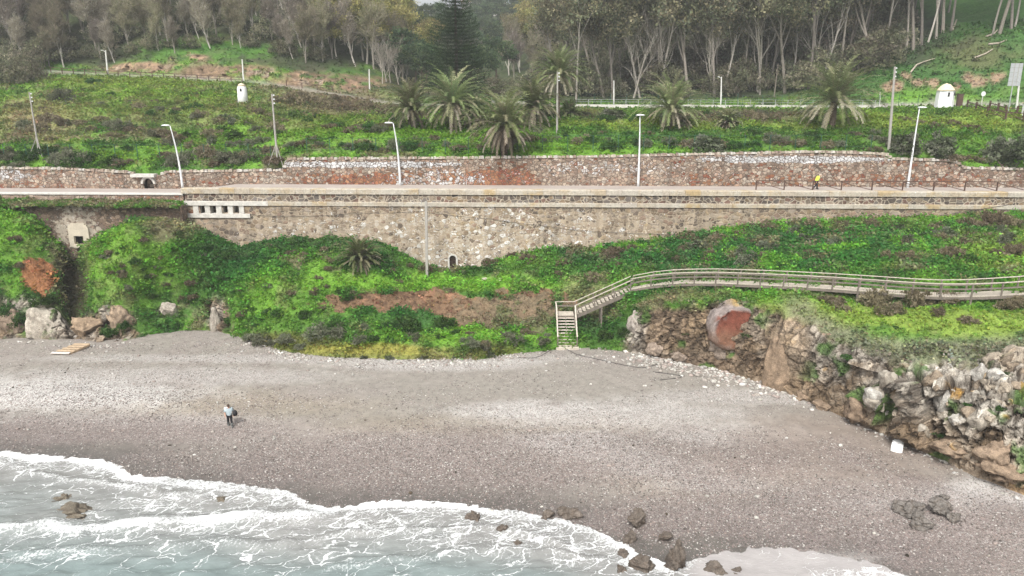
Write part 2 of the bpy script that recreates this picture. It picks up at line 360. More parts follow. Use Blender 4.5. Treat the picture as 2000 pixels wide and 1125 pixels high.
# ------------------------------------------------------------------ sea
def seg_d(x, y, pts, z=0):
    q = np.stack([x, y], -1); w = np.array([plane_pt(*a) for a in pts]); best = np.full(x.shape, 1e9); sg = np.zeros(x.shape)
    for a, b in zip(w[:-1], w[1:]):
        ab = b - a; t = np.clip(((q - a) @ ab) / (ab @ ab), 0, 1); dv = q - a - t[..., None] * ab; d = np.linalg.norm(dv, axis=-1)
        n = d < best; best = np.where(n, d, best); sg = np.where(n, np.sign(dv[..., 1] + 1e-9), sg)
    return best * sg
def sea_mesh():
    xs = np.concatenate([np.arange(-62, -32, .25), np.arange(-32, 32.01, .11), np.arange(32.2, 46, .4)]); ys = np.concatenate([np.arange(14, 26, .5), np.arange(26, 52, .11)])
    X, Y = np.meshgrid(xs, ys); q = np.stack([X, Y, X * 0], -1); d = -shore_d(X, Y)
    wl = (fbm(q, .45, 3, 2) - .5) * 2.0; n = fbm(q, .35, 3, 6)
    z = .02 + (fbm(q * np.array([1, 2.2, 1]), .7, 4, 31) - .5) * .34 * sst(.3, 4, d)
    foam = np.zeros(X.shape)
    lag = sst(1290, 1390, proj(q)[0])
    foam = np.maximum(foam, (1 - sst(.05, .7, d + wl * .6)) * (.25 + 1.1 * n) * (1 - .93 * lag))
    # strong froth behind the leading edge
    px, py = proj(q)
    fr = np.zeros(X.shape)
    for a, k in [((840, 1030, 200, 40), .75), ((370, 985, 260, 32), .62), ((1010, 1040, 120, 34), .72), ((1110, 1085, 130, 36), .55), ((600, 1010, 90, 30), .6), ((230, 925, 60, 16), .6), ((700, 1060, 500, 50), .4), ((100, 1080, 140, 40), .4), ((160, 930, 240, 30), .35), ((1680, 1122, 90, 10), .9), ((330, 1020, 260, 14), .55)]:
        fr = np.maximum(fr, blob(px, py, *a, .6, n) * k)
    fr = np.maximum(fr, .22 * sst(.2, 1., d)); fr = np.maximum(fr, .7 * (1 - sst(.6, 2.6, d + wl))); fr = fr * (1 - lag * .8) + lag * blob(px, py, 1670, 1124, 110, 12, .5, n) * .9
    # breaking wave crests
    for pts, wd_, hh, k in [([(-300, 1030), (0, 1040), (70, 1036), (140, 1046), (200, 1042), (270, 1026), (440, 1017), (560, 1009), (640, 1003)], .55, .32, 1.), ([(560, 1060), (760, 1040), (930, 1030), (1050, 1045), (1130, 1075)], .3, .12, .45), ([(0, 905), (60, 930), (200, 945), (380, 975)], .3, .1, .5),
                            ([(-100, 1100), (100, 1090), (330, 1070), (560, 1065)], .4, .16, .45), ([(640, 1120), (840, 1090), (1000, 1070), (1180, 1100)], .3, .12, .4)]:
        e = seg_d(X, Y, pts) + wl * .7; g = np.exp(-(e / wd_) ** 2); z += hh * np.exp(-((e - .15) / (wd_ * 1.2)) ** 2) * sst(.1, .8, d)
        foam = np.maximum(foam, g * k * (.1 + 1.3 * n)); fr = np.maximum(fr, np.exp(-((e + .8) / 1.2) ** 2) * .6 * k)
    z += foam * .05 * fbm(q, 3, 2, 9)
    depth = sst(0, 9, d + (n - .5) * 5) * (1 - lag)
    deepx = sst(1040, 1125, py); depth = np.clip(depth * .55 + .5 * deepx * sst(2, 6, d), 0, 1)
    keep = (d > -.6)
    f = grid_faces(*X.shape); f = f[keep.ravel()[f].all(-1)]
    o = mesh_np('sea', np.stack([X, Y, z], -1).reshape(-1, 3), f, M['sea'], smooth=True, extra={'foam': foam, 'froth': fr, 'deep': depth, 'lag': lag})
    return tag(o, kind='structure', label='shallow grey-green sea with white foam', cat='sea')
def mat_sea():
    t = NT('sea_water', .12); t.b.inputs['Specular IOR Level'].default_value = .5; t.b.inputs['IOR'].default_value = 1.33
    v0 = t.coord(rot=(0, 0, R(-24))); w = t.node('ShaderNodeVectorMath', operation='MULTIPLY_ADD'); t.l.new(t.noisec(v0, .9, 4), w.inputs[0]); w.inputs[1].default_value = (1.5, 1.5, 0); t.l.new(v0, w.inputs[2])
    mp = t.node('ShaderNodeMapping'); t.l.new(w.outputs[0], mp.inputs[0]); mp.inputs['Scale'].default_value = (.48, 1.15, 1); v = mp.outputs[0]
    fo, fr, dp, lg = [t.attr(k).outputs['Fac'] for k in ('foam', 'froth', 'deep', 'lag')]
    base = t.mix(dp, (.225, .222, .212), (.165, .205, .200)); base = t.mix(lg, base, (.34, .32, .31))  # shallow pool paled in the base colour to stand for its reflection
    n = t.noise(v0, .5, 4); base = t.mix(1., base, t.rng(n, .3, .7, .85, 1.15), 'MULTIPLY')
    e1 = t.vor(v, 1.0, 'DISTANCE_TO_EDGE').outputs['Distance']; e2 = t.vor(v, 2.6, 'DISTANCE_TO_EDGE').outputs['Distance']
    pt = t.rng(t.noise(v0, .55, 4, .6), .34, .66, .0, 1.35)
    k = t.math('MULTIPLY', fr, pt)
    l1 = t.rng(e1, t.math('MULTIPLY', k, .045), t.math('MULTIPLY_ADD', k, .07, .003), 1., 0.); l2 = t.rng(e2, t.math('MULTIPLY', k, .03), t.math('MULTIPLY_ADD', k, .10, .003), .8, 0.)
    s = t.noise(v0, 7, 4, .7)
    lace = t.math('MAXIMUM', l1, t.math('MULTIPLY', l2, t.rng(fr, .3, .6))); lace = t.math('MULTIPLY', lace, t.rng(s, .38, .56, .12, 1.)); lace = t.math('MAXIMUM', lace, t.math('MULTIPLY', t.rng(t.noise(v0, 3.2, 5, .75), t.math('SUBTRACT', .66, t.math('MULTIPLY', k, .12)), .74), t.rng(fr, .35, .6)))
    lace = t.math('MULTIPLY', lace, t.rng(k, .05, .25))
    dense = t.rng(t.math('ADD', fo, t.math('MULTIPLY', t.math('SUBTRACT', s, .5), 2.2)), .3, .95)
    f = t.math('MAXIMUM', lace, dense, clamp=True)
    e3 = t.vor(w.outputs[0], 4.5, 'DISTANCE_TO_EDGE').outputs['Distance']; f = t.math('MAXIMUM', f, t.math('MULTIPLY', t.rng(e3, 0, t.math('MULTIPLY_ADD', k, .07, .002), .6, 0.), t.rng(fr, .4, .8)), clamp=True)
    c = t.mix(f, base, (.76, .775, .775)); t.l.new(t.rng(f, 0, 1, .14, .8), t.b.inputs['Roughness'])
    r = t.noise(t.coord(rot=(0, 0, R(-12)), scale=(1, 2.4, 1)), 3.2, 4, .6); t.bump(t.math('ADD', r, t.math('MULTIPLY', f, .5)), .55, .06)
    return t.out(c)
M['sea'] = mat_sea(); sea_mesh()
v = np.array([(-2500, -400, -.9), (2500, -400, -.9), (2500, 24, -.9), (-2500, 24, -.9)]); tag(mesh_np('sea_floor', v, np.array([(0, 1, 2, 3)]), M['sand'], col=np.ones((4, 3)) * .15), kind='structure')
v = np.array([(-2500, -800, 0), (2500, -800, 0), (2500, 14.3, 0), (-2500, 14.3, 0)]); tag(mesh_np('open_water', v, np.array([(0, 1, 2, 3)]), M['sea'], extra={'foam': np.zeros(4), 'froth': np.ones(4) * .15, 'deep': np.ones(4), 'lag': np.zeros(4)}), kind='structure')

# ------------------------------------------------------------------ lofted hillsides
def yw(x): return 78.2 - .035 * x
def wallY(px, py, off=0.):
    u, a, b = ray(px, py); return (78.2 + off) / (1 + .035 * u / a)
def loft(keys, cols, segs, blur=9):
    """keys: px -> rows of (py, Y). returns px,py,Y grids (rows x cols)"""
    kp = np.array([k[0] for k in keys], float); nr = len(keys[0][1]); A = np.zeros((nr, len(cols), 2))
    ker = np.exp(-np.linspace(-2, 2, 2 * blur + 1) ** 2); ker /= ker.sum()
    for r in range(nr):
        for j in (0, 1):
            q = np.interp(cols, kp, [k[1][r][j] for k in keys]); q = np.convolve(np.pad(q, blur, mode='edge'), ker, 'valid'); A[r, :, j] = q
    rows = []
    for r in range(nr - 1):
        n = segs[r]
        for i in range(n): t = i / n; rows.append(A[r] * (1 - t) + A[r + 1] * t)
    rows.append(A[-1]); return np.array(rows)
W_ = 'W'
BK = [(-500, [(665, 0), (632, 63), (600, 65), (520, 69), (430, 74), (395, W_)]),
      (0, [(663, 0), (625, 63.3), (590, 65), (500, 70), (425, 75), (396, W_)]),
      (55, [(660, 0), (625, 63.5), (592, 65.5), (515, 70), (445, 75), (403, W_)]),
      (100, [(664, 0), (628, 63.4), (590, 66.5), (540, 70.5), (485, 74.7), (460, W_)]),
      (150, [(662, 0), (628, 63.6), (600, 67.5), (560, 71), (515, 75), (484, W_)]),
      (185, [(668, 0), (630, 62.2), (590, 63.8), (530, 66.5), (480, 71), (462, W_)]),
      (240, [(667, 0), (630, 61.8), (590, 63.3), (520, 66), (452, 71), (432, W_)]),
      (300, [(652, 0), (620, 62.2), (585, 63.9), (505, 67), (435, 71.5), (420, W_)]),
      (360, [(645, 0), (615, 63), (580, 65.2), (505, 69), (455, 73), (428, W_)]),
      (420, [(645, 0), (620, 63.8), (590, 66), (530, 69.5), (490, 73.5), (472, W_)]),
      (470, [(660, 0), (625, 62.6), (590, 65), (540, 68.5), (508, 73), (490, W_)]),
      (560, [(688, 0), (655, 61.5), (620, 64), (565, 67.5), (508, 72), (468, W_)]),
      (650, [(697, 0), (665, 61.5), (630, 64), (570, 67.8), (518, 71.5), (466, W_)]),
      (740, [(700, 0), (668, 61.5), (640, 64.5), (570, 68.3), (515, 71.2), (471, W_)]),
      (800, [(702, 0), (668, 61.5), (640, 65), (572, 69.3), (545, 72.5), (500, W_)]),
      (850, [(702, 0), (668, 61.5), (640, 66), (574, 70.5), (552, 74.3), (526, W_)]),
      (930, [(704, 0), (668, 61.5), (640, 66), (569, 71), (550, 74.3), (521, W_)]),
      (1000, [(690, 0), (665, 62), (635, 66), (568, 71), (535, 74.3), (500, W_)]),
      (1100, [(682, 0), (660, 62.8), (635, 66.3), (572, 70.5), (530, 73.6), (483, W_)]),
      (1180, [(684, 0), (668, 62.8), (645, 66.3), (585, 69.5), (530, 73), (479, W_)]),
      (1215, [(686, 0), (640, 61.5), (612, 63.5), (570, 67.5), (528, 72), (476, W_)]),
      (1250, [(692, 0), (630, 60), (590, 62.5), (563, 65.3), (522, 71), (471, W_)]),
      (1320, [(705, 0), (640, 58.2), (592, 60.5), (556, 63.6), (518, 70), (462, W_)]),
      (1400, [(722, 0), (650, 56.2), (594, 58.7), (558, 62.4), (510, 69), (448, W_)]),
      (1500, [(752, 0), (665, 53.6), (596, 56.8), (560, 60.8), (500, 69), (438, W_)]),
      (1600, [(795, 0), (690, 50.8), (620, 54.2), (571, 58.2), (500, 68), (432, W_)]),
      (1700, [(838, 0), (725, 47.3), (650, 50.8), (577, 56.5), (495, 67), (430, W_)]),
      (1800, [(882, 0), (745, 44.6), (662, 49), (586, 54), (490, 66), (425, W_)]),
      (1900, [(930, 0), (765, 42.5), (652, 48.2), (590, 52.3), (490, 65), (421, W_)]),
      (2000, [(968, 0), (790, 40.8), (648, 47.8), (590, 51), (485, 64), (417, W_)]),
      (2500, [(1150, 0), (900, 36), (660, 46), (580, 49), (470, 62), (408, W_)])]
for k in BK:
    t0 = hit_beach(np.array(k[0] * 1.), np.array(k[1][0][0] * 1.)); k[1][0] = (k[1][0][0], float(t0[1])); ym = float(t0[1]); k[1][1:-1] = [(py_, (ym := max(Y_, ym + (.45 if k[0] > 1230 else 1.0)))) for py_, Y_ in k[1][1:-1]]; k[1][-1] = (k[1][-1][0], float(wallY(k[0], k[1][-1][0], -.05)))
cols = np.arange(-300, 2300, 2.5)
L = loft(BK, cols, [46, 44, 38, 48, 56])
PXg = np.repeat(cols[None], len(L), 0); PYg = L[..., 0]; Yg = L[..., 1]
p0 = P(PXg, PYg, Yg)
nn = grid_normals(p0); N1 = fbm(p0, .25, 4, 5); N2 = fbm(p0, .9, 4, 15); N3 = fbm(p0, .08, 3, 25)
cliff = sst(1210, 1260, PXg) * sst(0, .1, (PYg - 592) / 100)
rowi = np.linspace(0, 1, len(L))[:, None] * np.ones_like(PXg)
# rock mask
top = np.interp(PXg, [1200, 1280, 1400, 1500, 1560, 1650, 1700, 1800, 1900, 2000, 2300], [640, 600, 592, 592, 618, 665, 690, 700, 692, 680, 670])
rock = sst(-6, 16, PYg - top + (N2 - .5) * 40) * sst(1205, 1240, PXg + (N2 - .5) * 60)
left = (1 - sst(250, 290, PXg + (N2 - .5) * 60)) * sst(-10, 14, PYg - np.interp(PXg, [-300, 40, 100, 180, 260, 290], [590, 585, 590, 600, 618, 650]) + (N2 - .5) * 50)
left *= 1 - .85 * blob(PXg, PYg, 60, 628, 32, 28, .5, N2)
left = np.maximum(left, blob(PXg, PYg, 425, 622, 24, 42, .4, N2)); left = np.maximum(left, blob(PXg, PYg, 328, 606, 18, 14, .4)); rock = np.maximum(rock, left)
ax = np.array([.62, .2, .75]); ax /= np.linalg.norm(ax); pq = p0 - (p0 @ ax)[..., None] * ax * .35 + (N2[..., None] - .5) * .8
C1, cid1, ce1 = crag(pq, .38, 3, .95); C2, cid2, ce2 = crag(pq, .95, 13, .9); C3, cid3, ce3 = crag(pq, 2.4, 23, .8)
fine = sst(1660, 1760, PXg)          # shattered blocks on the right
slab = blob(PXg, PYg, 1535, 680, 50, 75, .4)
earth = (1 - sst(1440, 1540, PXg)) * (PXg > 1000)
amp = rock * (.95 * C1 * (.6 + .3 * fine) * (1 - .75 * earth) + .5 * C2 * (.55 + .55 * fine) * (1 - .45 * earth) + .24 * C3 * (.6 + .6 * fine + .4 * earth) + (fbm(p0, 3.2, 3, 37) - .5) * .35) * (1 - .6 * slab)
edge = np.minimum(sst(0, .03, rowi), 1)
bank = p0 + nn * (amp * edge)[..., None]
g = (1 - rock)
soft = (N1 - .5) * 1.3 + (N2 - .5) * .55 + (fbm(p0, 2.6, 3, 35) - .5) * .25
bank[..., 2] -= 2.6 * blob(PXg, PYg, 142, 550, 26, 66, .6); bank[..., 2] += soft * g * sst(0, .06, rowi) * (1 - sst(.97, 1, rowi) * .6)
# undercut behind the eroded scarp
sc_m = blob(PXg, PYg, 860, 592, 240, 26, .35, N2) ; bank[..., 1] += sc_m * .5 * (1 - rock)
bank[..., 2] -= .8 * sst(1225, 1260, PXg) * np.exp(-((rowi - (46 + 44 + 40) / 232) / .05) ** 2)
# colours
BR = lin((.125, .255, .030)); MG = lin((.064, .142, .026)); DG = lin((.026, .072, .020)); DRY = lin((.175, .145, .092)); YG = lin((.195, .28, .05)); RE = lin((.175, .105, .066)); SOIL_CRACK = lin((.085, .062, .045))
TAN = lin((.20, .148, .098)); GREYR = lin((.27, .24, .20)); PALR = lin((.40, .37, .32)); OLIVE = lin((.14, .14, .045))
c = np.ones(p0.shape) * MG
c = mixc(c, BR, sst(.42, .62, N1) * .8); c = mixc(c, DG, sst(.52, .7, N2) * .7); c = mixc(c, DRY, sst(.56, .68, fbm(p0, .5, 4, 55)) * .75)
for a, col, k in [((440, 490, 95, 50), DG, .85), ((430, 570, 60, 60), DG * 1.5, .6), ((600, 480, 130, 18), DG, .8), ((740, 490, 90, 34), DG * 1.3, .7), ((1480, 490, 420, 52), DG * 1.35, .8), ((1180, 505, 120, 26), DG * 1.4, .6), ((1100, 530, 150, 14), MG, .7),
                  ((250, 520, 110, 70), BR, .6), ((30, 470, 60, 60), BR * .9, .6), ((860, 553, 260, 14), BR * 1.1, .95), ((700, 545, 120, 16), BR, .8), ((560, 590, 120, 40), BR * .85, .5), ((1960, 490, 90, 36), YG * .8, .8), ((1750, 615, 330, 26), YG * .85, .95), ((1880, 635, 220, 18), YG * .9, .9),
                  ((1450, 568, 120, 12), BR, .8), ((920, 655, 230, 18), BR, .8), ((620, 640, 150, 26), MG, .6), ((800, 620, 80, 32), DG * 1.5, .7), ((1200, 655, 70, 24), MG * .8, .8), ((1170, 640, 80, 18), DG * 1.3, .7),
                  ((560, 670, 120, 18), OLIVE * .8, .85), ((740, 690, 180, 14), OLIVE * 1.3, .9), ((720, 683, 120, 10), lin((.24, .22, .04)), .55), ((960, 685, 60, 16), OLIVE * .8, .7), ((1360, 570, 90, 16), DRY, .6), ((1150, 590, 60, 40), DRY, .6),
                  ((330, 445, 60, 20), DRY, .8), ((380, 520, 60, 60), MG * .7, .4), ((1700, 560, 200, 6), MG, .5)]:
    c = mixc(c, col, blob(PXg, PYg, *a, .45, N2) * k)
fn_ = fbm(p0, 1.6, 4, 83); red = blob(PXg, PYg, 800, 590, 160, 20, .3, N2) + blob(PXg, PYg, 1030, 590, 90, 26, .35, N2) * .75 + blob(PXg, PYg, 915, 612, 50, 26, .3, N2) * .8 + blob(PXg, PYg, 760, 585, 130, 14, .3, N2)
red = sst(.5, .6, red + (fn_ - .5) * 1.5) * (red > .05); c = mixc(c, RE, red * .95); c = mixc(c, RE * .55, red * sst(.55, .62, fbm(p0, 3., 3, 84)) * .8); c = mixc(c, lin((.27, .15, .09)), red * sst(.58, .66, fbm(p0, 1.1, 3, 85)) * .7); c = mixc(c, DRY * .8, sst(.4, .6, blob(PXg, PYg, 1000, 610, 110, 36, .5, N2) + (fn_ - .5)) * .7)
c = mixc(c, lin((.25, .11, .055)), sst(.4, .5, blob(PXg, PYg, 74, 540, 32, 34, .5, N2) + (fn_ - .5) * .9) * .95); c = mixc(c, SOIL_CRACK * .55, blob(PXg, PYg, 140, 530, 30, 62, .35, N2) * .9)
hb = sst(1500, 1560, PXg) * blob(PXg, PYg - (top - 690), 1800, 683, 420, 26, .6, N2); c = mixc(c, lin((.17, .16, .115)), hb * .8)
rc = np.ones(p0.shape) * TAN; rc = mixc(rc, GREYR, sst(.4, .62, N2)); rc = mixc(rc, RE * .9, blob(PXg, PYg, 1330, 640, 130, 60, .6, N1) * sst(.35, .6, N2) * .6)
rc = mixc(rc, lin((.20, .145, .09)), blob(PXg, PYg, 1340, 640, 140, 70, .5) * .6)
pal = sst(1640, 1760, PXg) * sst(0, .5, N1) * sst(.25, .6, cid2 * .6 + N2 * .5); rc = mixc(rc, PALR, pal * .85)
rc = mixc(rc, PALR * .92, blob(PXg, PYg, 90, 630, 60, 30, .4) * .7); rc = mixc(rc, PALR * .9, blob(PXg, PYg, 1240, 640, 20, 60, .5, N2) * .8)
rc = mixc(rc, lin((.25, .19, .13)), slab * .8)
rc = mixc(rc, lin((.085, .06, .045)), blob(PXg, PYg, 1400, 712, 170, 22, .5, N2) * .75)  # dark shade along the cliff foot painted into the rock colour
rc = mixc(rc, lin((.45, .26, .06)), sst(.66, .72, fbm(p0, .9, 3, 81)) * sst(1500, 1700, PXg) * .8)
rc = mixc(rc, SOIL_CRACK * .6, (1 - ce2) * .75); rc = mixc(rc, SOIL_CRACK * .7, (1 - ce3) * .55); rc = mixc(rc, SOIL_CRACK * .6, (1 - ce1) * .7)  # cracks between the blocks mixed towards dark brown
low = 1 - sst(.02, .16, rowi); rc = mixc(rc, lin((.215, .155, .10)), low * sst(1300, 1500, PXg) * .7)
rc = mixc(rc, MG * .8, sst(.60, .70, fbm(p0, .6, 4, 91)) * .8 * (1 - slab)); rc *= (.7 + .6 * cid3)[..., None] * (.8 + .4 * cid2)[..., None]
c = mixc(c, 0, rock * 0) * (1 - rock[..., None]) + rc * rock[..., None]
c = c * (1 + .0 * N1[..., None]); rg_m = blob(PXg, PYg, 1480, 485, 430, 60, .5) * (1 - rock); c = mixc(c, DRY * .85, rg_m * sst(.53, .62, fbm(p0, .7, 4, 95)) * .8); c = mixc(c, BR * .9, rg_m * sst(.56, .64, fbm(p0, .45, 4, 96)) * .8)
grass_w = (1 - rock) * (1 - np.clip(red, 0, 1) * .85) * (1 - blob(PXg, PYg, 140, 530, 30, 62, .35, N2) * .8) * (1 - blob(PXg, PYg, 74, 540, 30, 30, .3, N2) * .9)
# skirt under the beach
sk = bank[0].copy(); sk[:, 2] -= 2.5; sk[:, 1] += .3
bank_all = np.concatenate([sk[None], bank]); c_all = np.concatenate([c[:1], c])
bf = grid_faces(*bank_all.shape[:2])
o = mesh_np('lower_hillside', bank_all.reshape(-1, 3), bf, M['ground'], smooth=True, col=c_all.reshape(-1, 3)); tag(o, 'grassy bank and rocky cliff between the beach and the wall', 'hillside', kind='structure')
rk = rock.ravel()[np.clip(bf - bank_all.shape[1], 0, None)].mean(1) < .45; o.data.polygons.foreach_set('use_smooth', rk)
BVH_BANK = bvh_of(bank_all.reshape(-1, 3), bf)

UK = [(-500, [(331, 82.9), (290, 92), (230, 108), (172, 128), (141, 142), (136, 144.5), (105, 149), (-100, 205), (-300, 270)]),
      (0, [(330, 82.9), (290, 91), (230, 106), (176, 126), (141, 142), (136, 144.5), (108, 149), (-100, 205), (-300, 270)]),
      (100, [(332, 82.9), (288, 91), (228, 106), (172, 127), (141, 142), (136, 144.5), (112, 149), (-100, 205), (-300, 270)]),
      (200, [(333, 82.9), (285, 92), (225, 107), (172, 128), (147, 142), (142, 144.5), (120, 149), (-95, 205), (-300, 270)]),
      (350, [(333, 82.9), (285, 92), (220, 108), (176, 127), (154, 141), (149, 143.5), (95, 150), (-90, 205), (-290, 270)]),
      (480, [(326, 82.9), (280, 93), (225, 107), (195, 121), (161, 139), (157, 141), (112, 149), (-80, 205), (-270, 270)]),
      (560, [(314, 82.9), (278, 92.5), (230, 105), (200, 119), (172, 136), (167, 139), (122, 148), (-70, 205), (-240, 265)]),
      (650, [(309, 82.9), (275, 92), (237, 103), (207, 117), (185, 134), (180, 137), (140, 148), (-50, 207), (-200, 265)]),
      (750, [(307, 82.9), (275, 92), (245, 101.5), (222, 114), (204, 132), (198, 137), (172, 148), (15, 215), (-60, 300)]),
      (850, [(306, 82.9), (275, 91), (247, 100), (225, 114), (207, 132), (203, 136), (190, 150), (95, 235), (45, 380)]),
      (940, [(305, 82.9), (277, 90), (243, 101), (222, 114), (206, 132), (203, 136), (194, 150), (120, 250), (32, 400)]),
      (1020, [(304, 82.9), (276, 90), (239, 102), (220, 114), (205, 132), (202, 136), (194, 150), (110, 245), (5, 400)]),
      (1120, [(302, 82.9), (275, 90), (236, 103), (219, 115), (211, 130), (206, 134), (194, 147), (90, 225), (-40, 360)]),
      (1300, [(302, 82.9), (274, 90.5), (234, 104), (218, 116), (211, 130), (206, 134), (194, 145), (60, 200), (-90, 280)]),
      (1500, [(300, 82.9), (271, 91), (232, 104), (217, 116), (212, 129), (206, 133), (186, 143), (40, 190), (-120, 260)]),
      (1650, [(299, 82.9), (268, 91), (228, 104), (218, 114), (212, 127), (206, 131), (155, 141), (20, 185), (-120, 250)]),
      (1800, [(302, 82.9), (264, 91), (220, 106), (216, 110), (211, 125), (205, 129), (100, 141), (-20, 178), (-150, 240)]),
      (1900, [(318, 82.9), (270, 90), (225, 104), (217, 109), (210, 124), (204, 127), (85, 140), (-50, 176), (-180, 235)]),
      (2000, [(332, 82.9), (278, 89), (238, 101), (228, 106), (208, 122), (203, 125), (70, 138), (-70, 175), (-200, 235)]),
      (2500, [(345, 82.9), (290, 88), (250, 98), (240, 103), (212, 117), (205, 120), (40, 136), (-110, 172), (-240, 235)])]
for k in UK: k[1][0] = (k[1][0][0], float(wallY(k[0], k[1][0][0], 5.95)))
ucols = np.arange(-420, 2420, 4.)
U = loft(UK, ucols, [30, 42, 34, 22, 5, 18, 70, 30], 8)
UX = np.repeat(ucols[None], len(U), 0); UY = U[..., 0]; u0 = P(UX, UY, U[..., 1])
n1 = fbm(u0, .16, 4, 105); n2 = fbm(u0, .6, 4, 115); n3 = fbm(u0, .3, 4, 125)
ui = np.cumsum([0] + [30, 42, 34, 22, 5, 18, 70, 30]); ur = np.arange(len(U))[:, None] * np.ones_like(UX)
roadm = sst(ui[4] - 1.5, ui[4] + .5, ur) * (1 - sst(ui[5] - .5, ui[5] + 1.5, ur))
amp = ((n1 - .5) * 1.7 + (n2 - .5) * .8) * sst(0, 8, ur) * (1 - roadm) * (1 - .6 * sst(ui[2], ui[2] + 8, ur) * (1 - sst(ui[4] - 5, ui[4], ur)))
upl = u0.copy(); upl[..., 2] += amp
cut = np.clip(blob(UX, UY, 430, 142, 100, 13, .3, n2) + blob(UX, UY, 270, 133, 80, 8, .3, n2) + blob(UX, UY, 640, 158, 110, 15, .35, n2) + blob(UX, UY, 385, 116, 26, 9, .4, n2) + blob(UX, UY, 600, 150, 30, 14, .3, n2), 0, 1) * sst(.36, .5, fbm(u0, .45, 3, 177) + .06)
rc1, ci1, e1 = crag(u0, .6, 43); upl[..., 1] -= cut * rc1 * .9
c = np.ones(u0.shape) * MG * 1.1
c = mixc(c, BR, sst(.42, .60, n1) * .8); c = mixc(c, YG * .75, sst(.5, .68, n3) * .6 * sst(ui[1], ui[2], ur)); c = mixc(c, DG * 1.3, sst(.52, .66, n2) * .7); c = mixc(c, DRY * 1.05, sst(.52, .66, fbm(u0, .42, 4, 155)) * .7 * (1 - .7 * sst(800, 1100, UX)))
for a, col, k in [((80, 235, 90, 46), lin((.26, .21, .12)), .75), ((300, 225, 120, 30), DRY * .9, .25), ((420, 225, 160, 24), DRY * .8, .3), ((660, 200, 130, 28), lin((.16, .115, .085)), .75), ((560, 180, 100, 16), DRY, .6), ((260, 160, 200, 14), YG * .7, .8), ((300, 200, 260, 40), YG * .8, .4), ((640, 245, 160, 22), YG * .8, .45), ((460, 265, 140, 20), BR, .5), ((230, 300, 160, 16), BR, .5), ((150, 310, 200, 16), BR * .9, .7), ((400, 285, 90, 18), BR * .9, .5),
                  ((1330, 243, 300, 10), YG * .9, .95), ((1450, 228, 190, 10), lin((.12, .08, .07)), .75), ((1750, 240, 170, 16), YG * .85, .9), ((1930, 240, 110, 22), YG * .85, .9), ((850, 270, 300, 16), BR * .9, .8), ((1100, 290, 200, 12), BR, .7), ((900, 250, 140, 8), BR * 1.1, .8), ((1250, 272, 160, 16), DG * 1.5, .6), ((1560, 275, 300, 14), MG * .8, .6), ((1830, 290, 120, 14), MG * .9, .5), ((1150, 225, 60, 10), DRY, .6)]:
    c = mixc(c, col, blob(UX, UY, *a, .5, n2) * k)
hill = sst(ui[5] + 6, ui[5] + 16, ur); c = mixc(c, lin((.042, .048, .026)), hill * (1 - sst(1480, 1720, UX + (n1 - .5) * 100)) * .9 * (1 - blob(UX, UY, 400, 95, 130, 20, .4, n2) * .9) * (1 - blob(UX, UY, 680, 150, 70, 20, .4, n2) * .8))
c = mixc(c, lin((.045, .12, .02)), blob(UX, UY, 400, 100, 140, 18, .4, n2) * .7)
rs = sst(1500, 1720, UX + (n1 - .5) * 60) * sst(ui[5] + 1, ui[5] + 8, ur); c = mixc(c, lin((.040, .105, .026)), rs * .85); c = mixc(c, lin((.135, .10, .06)), rs * blob(UX, UY, 1900, 105, 80, 30, .5, n2) * .5)
c = mixc(c, lin((.03, .03, .022)), rs * blob(UX, UY, 1720, 70, 150, 50, .4, n2) * .8)
for a in [(1890, 152, 14, 10), (1912, 158, 16, 10), (1948, 155, 14, 12), (1822, 165, 12, 10), (1795, 165, 16, 10), (1770, 150, 12, 8), (1868, 172, 8, 9), (1745, 172, 20, 12)]: c = mixc(c, lin((.30, .205, .145)), blob(UX, UY, *a, .3, n2) * .85)
cc = lin((.23, .15, .10)) * (.6 + .8 * ci1[..., None]) * (.6 + .8 * n2[..., None]); c = c * (1 - cut[..., None] * .92) + cc * cut[..., None] * .92; c = mixc(c, lin((.33, .27, .21)), cut * sst(.6, .7, n3) * .8); c = mixc(c, SOIL_CRACK * .8, cut * (1 - e1) * .85)
c = mixc(c, lin((.30, .28, .25)), roadm * (.45 + .55 * sst(800, 1000, UX)))
ugrass = (1 - roadm) * (1 - cut) * (1 - hill * .8 * (1 - sst(1500, 1720, UX)))
sk = upl[0].copy(); sk[:, 2] -= .7; us_ = np.concatenate([sk[None], upl]); uf = grid_faces(*us_.shape[:2]); o = mesh_np('upper_hillside', us_.reshape(-1, 3), uf, M['ground'], smooth=True, col=np.concatenate([c[:1] * .8, c]).reshape(-1, 3)); tag(o, 'green hillside rising behind the promenade', 'hillside', kind='structure')
BVH_UP = bvh_of(upl.reshape(-1, 3), grid_faces(*upl.shape[:2])); UPC = c
bankC = c_all[1:]
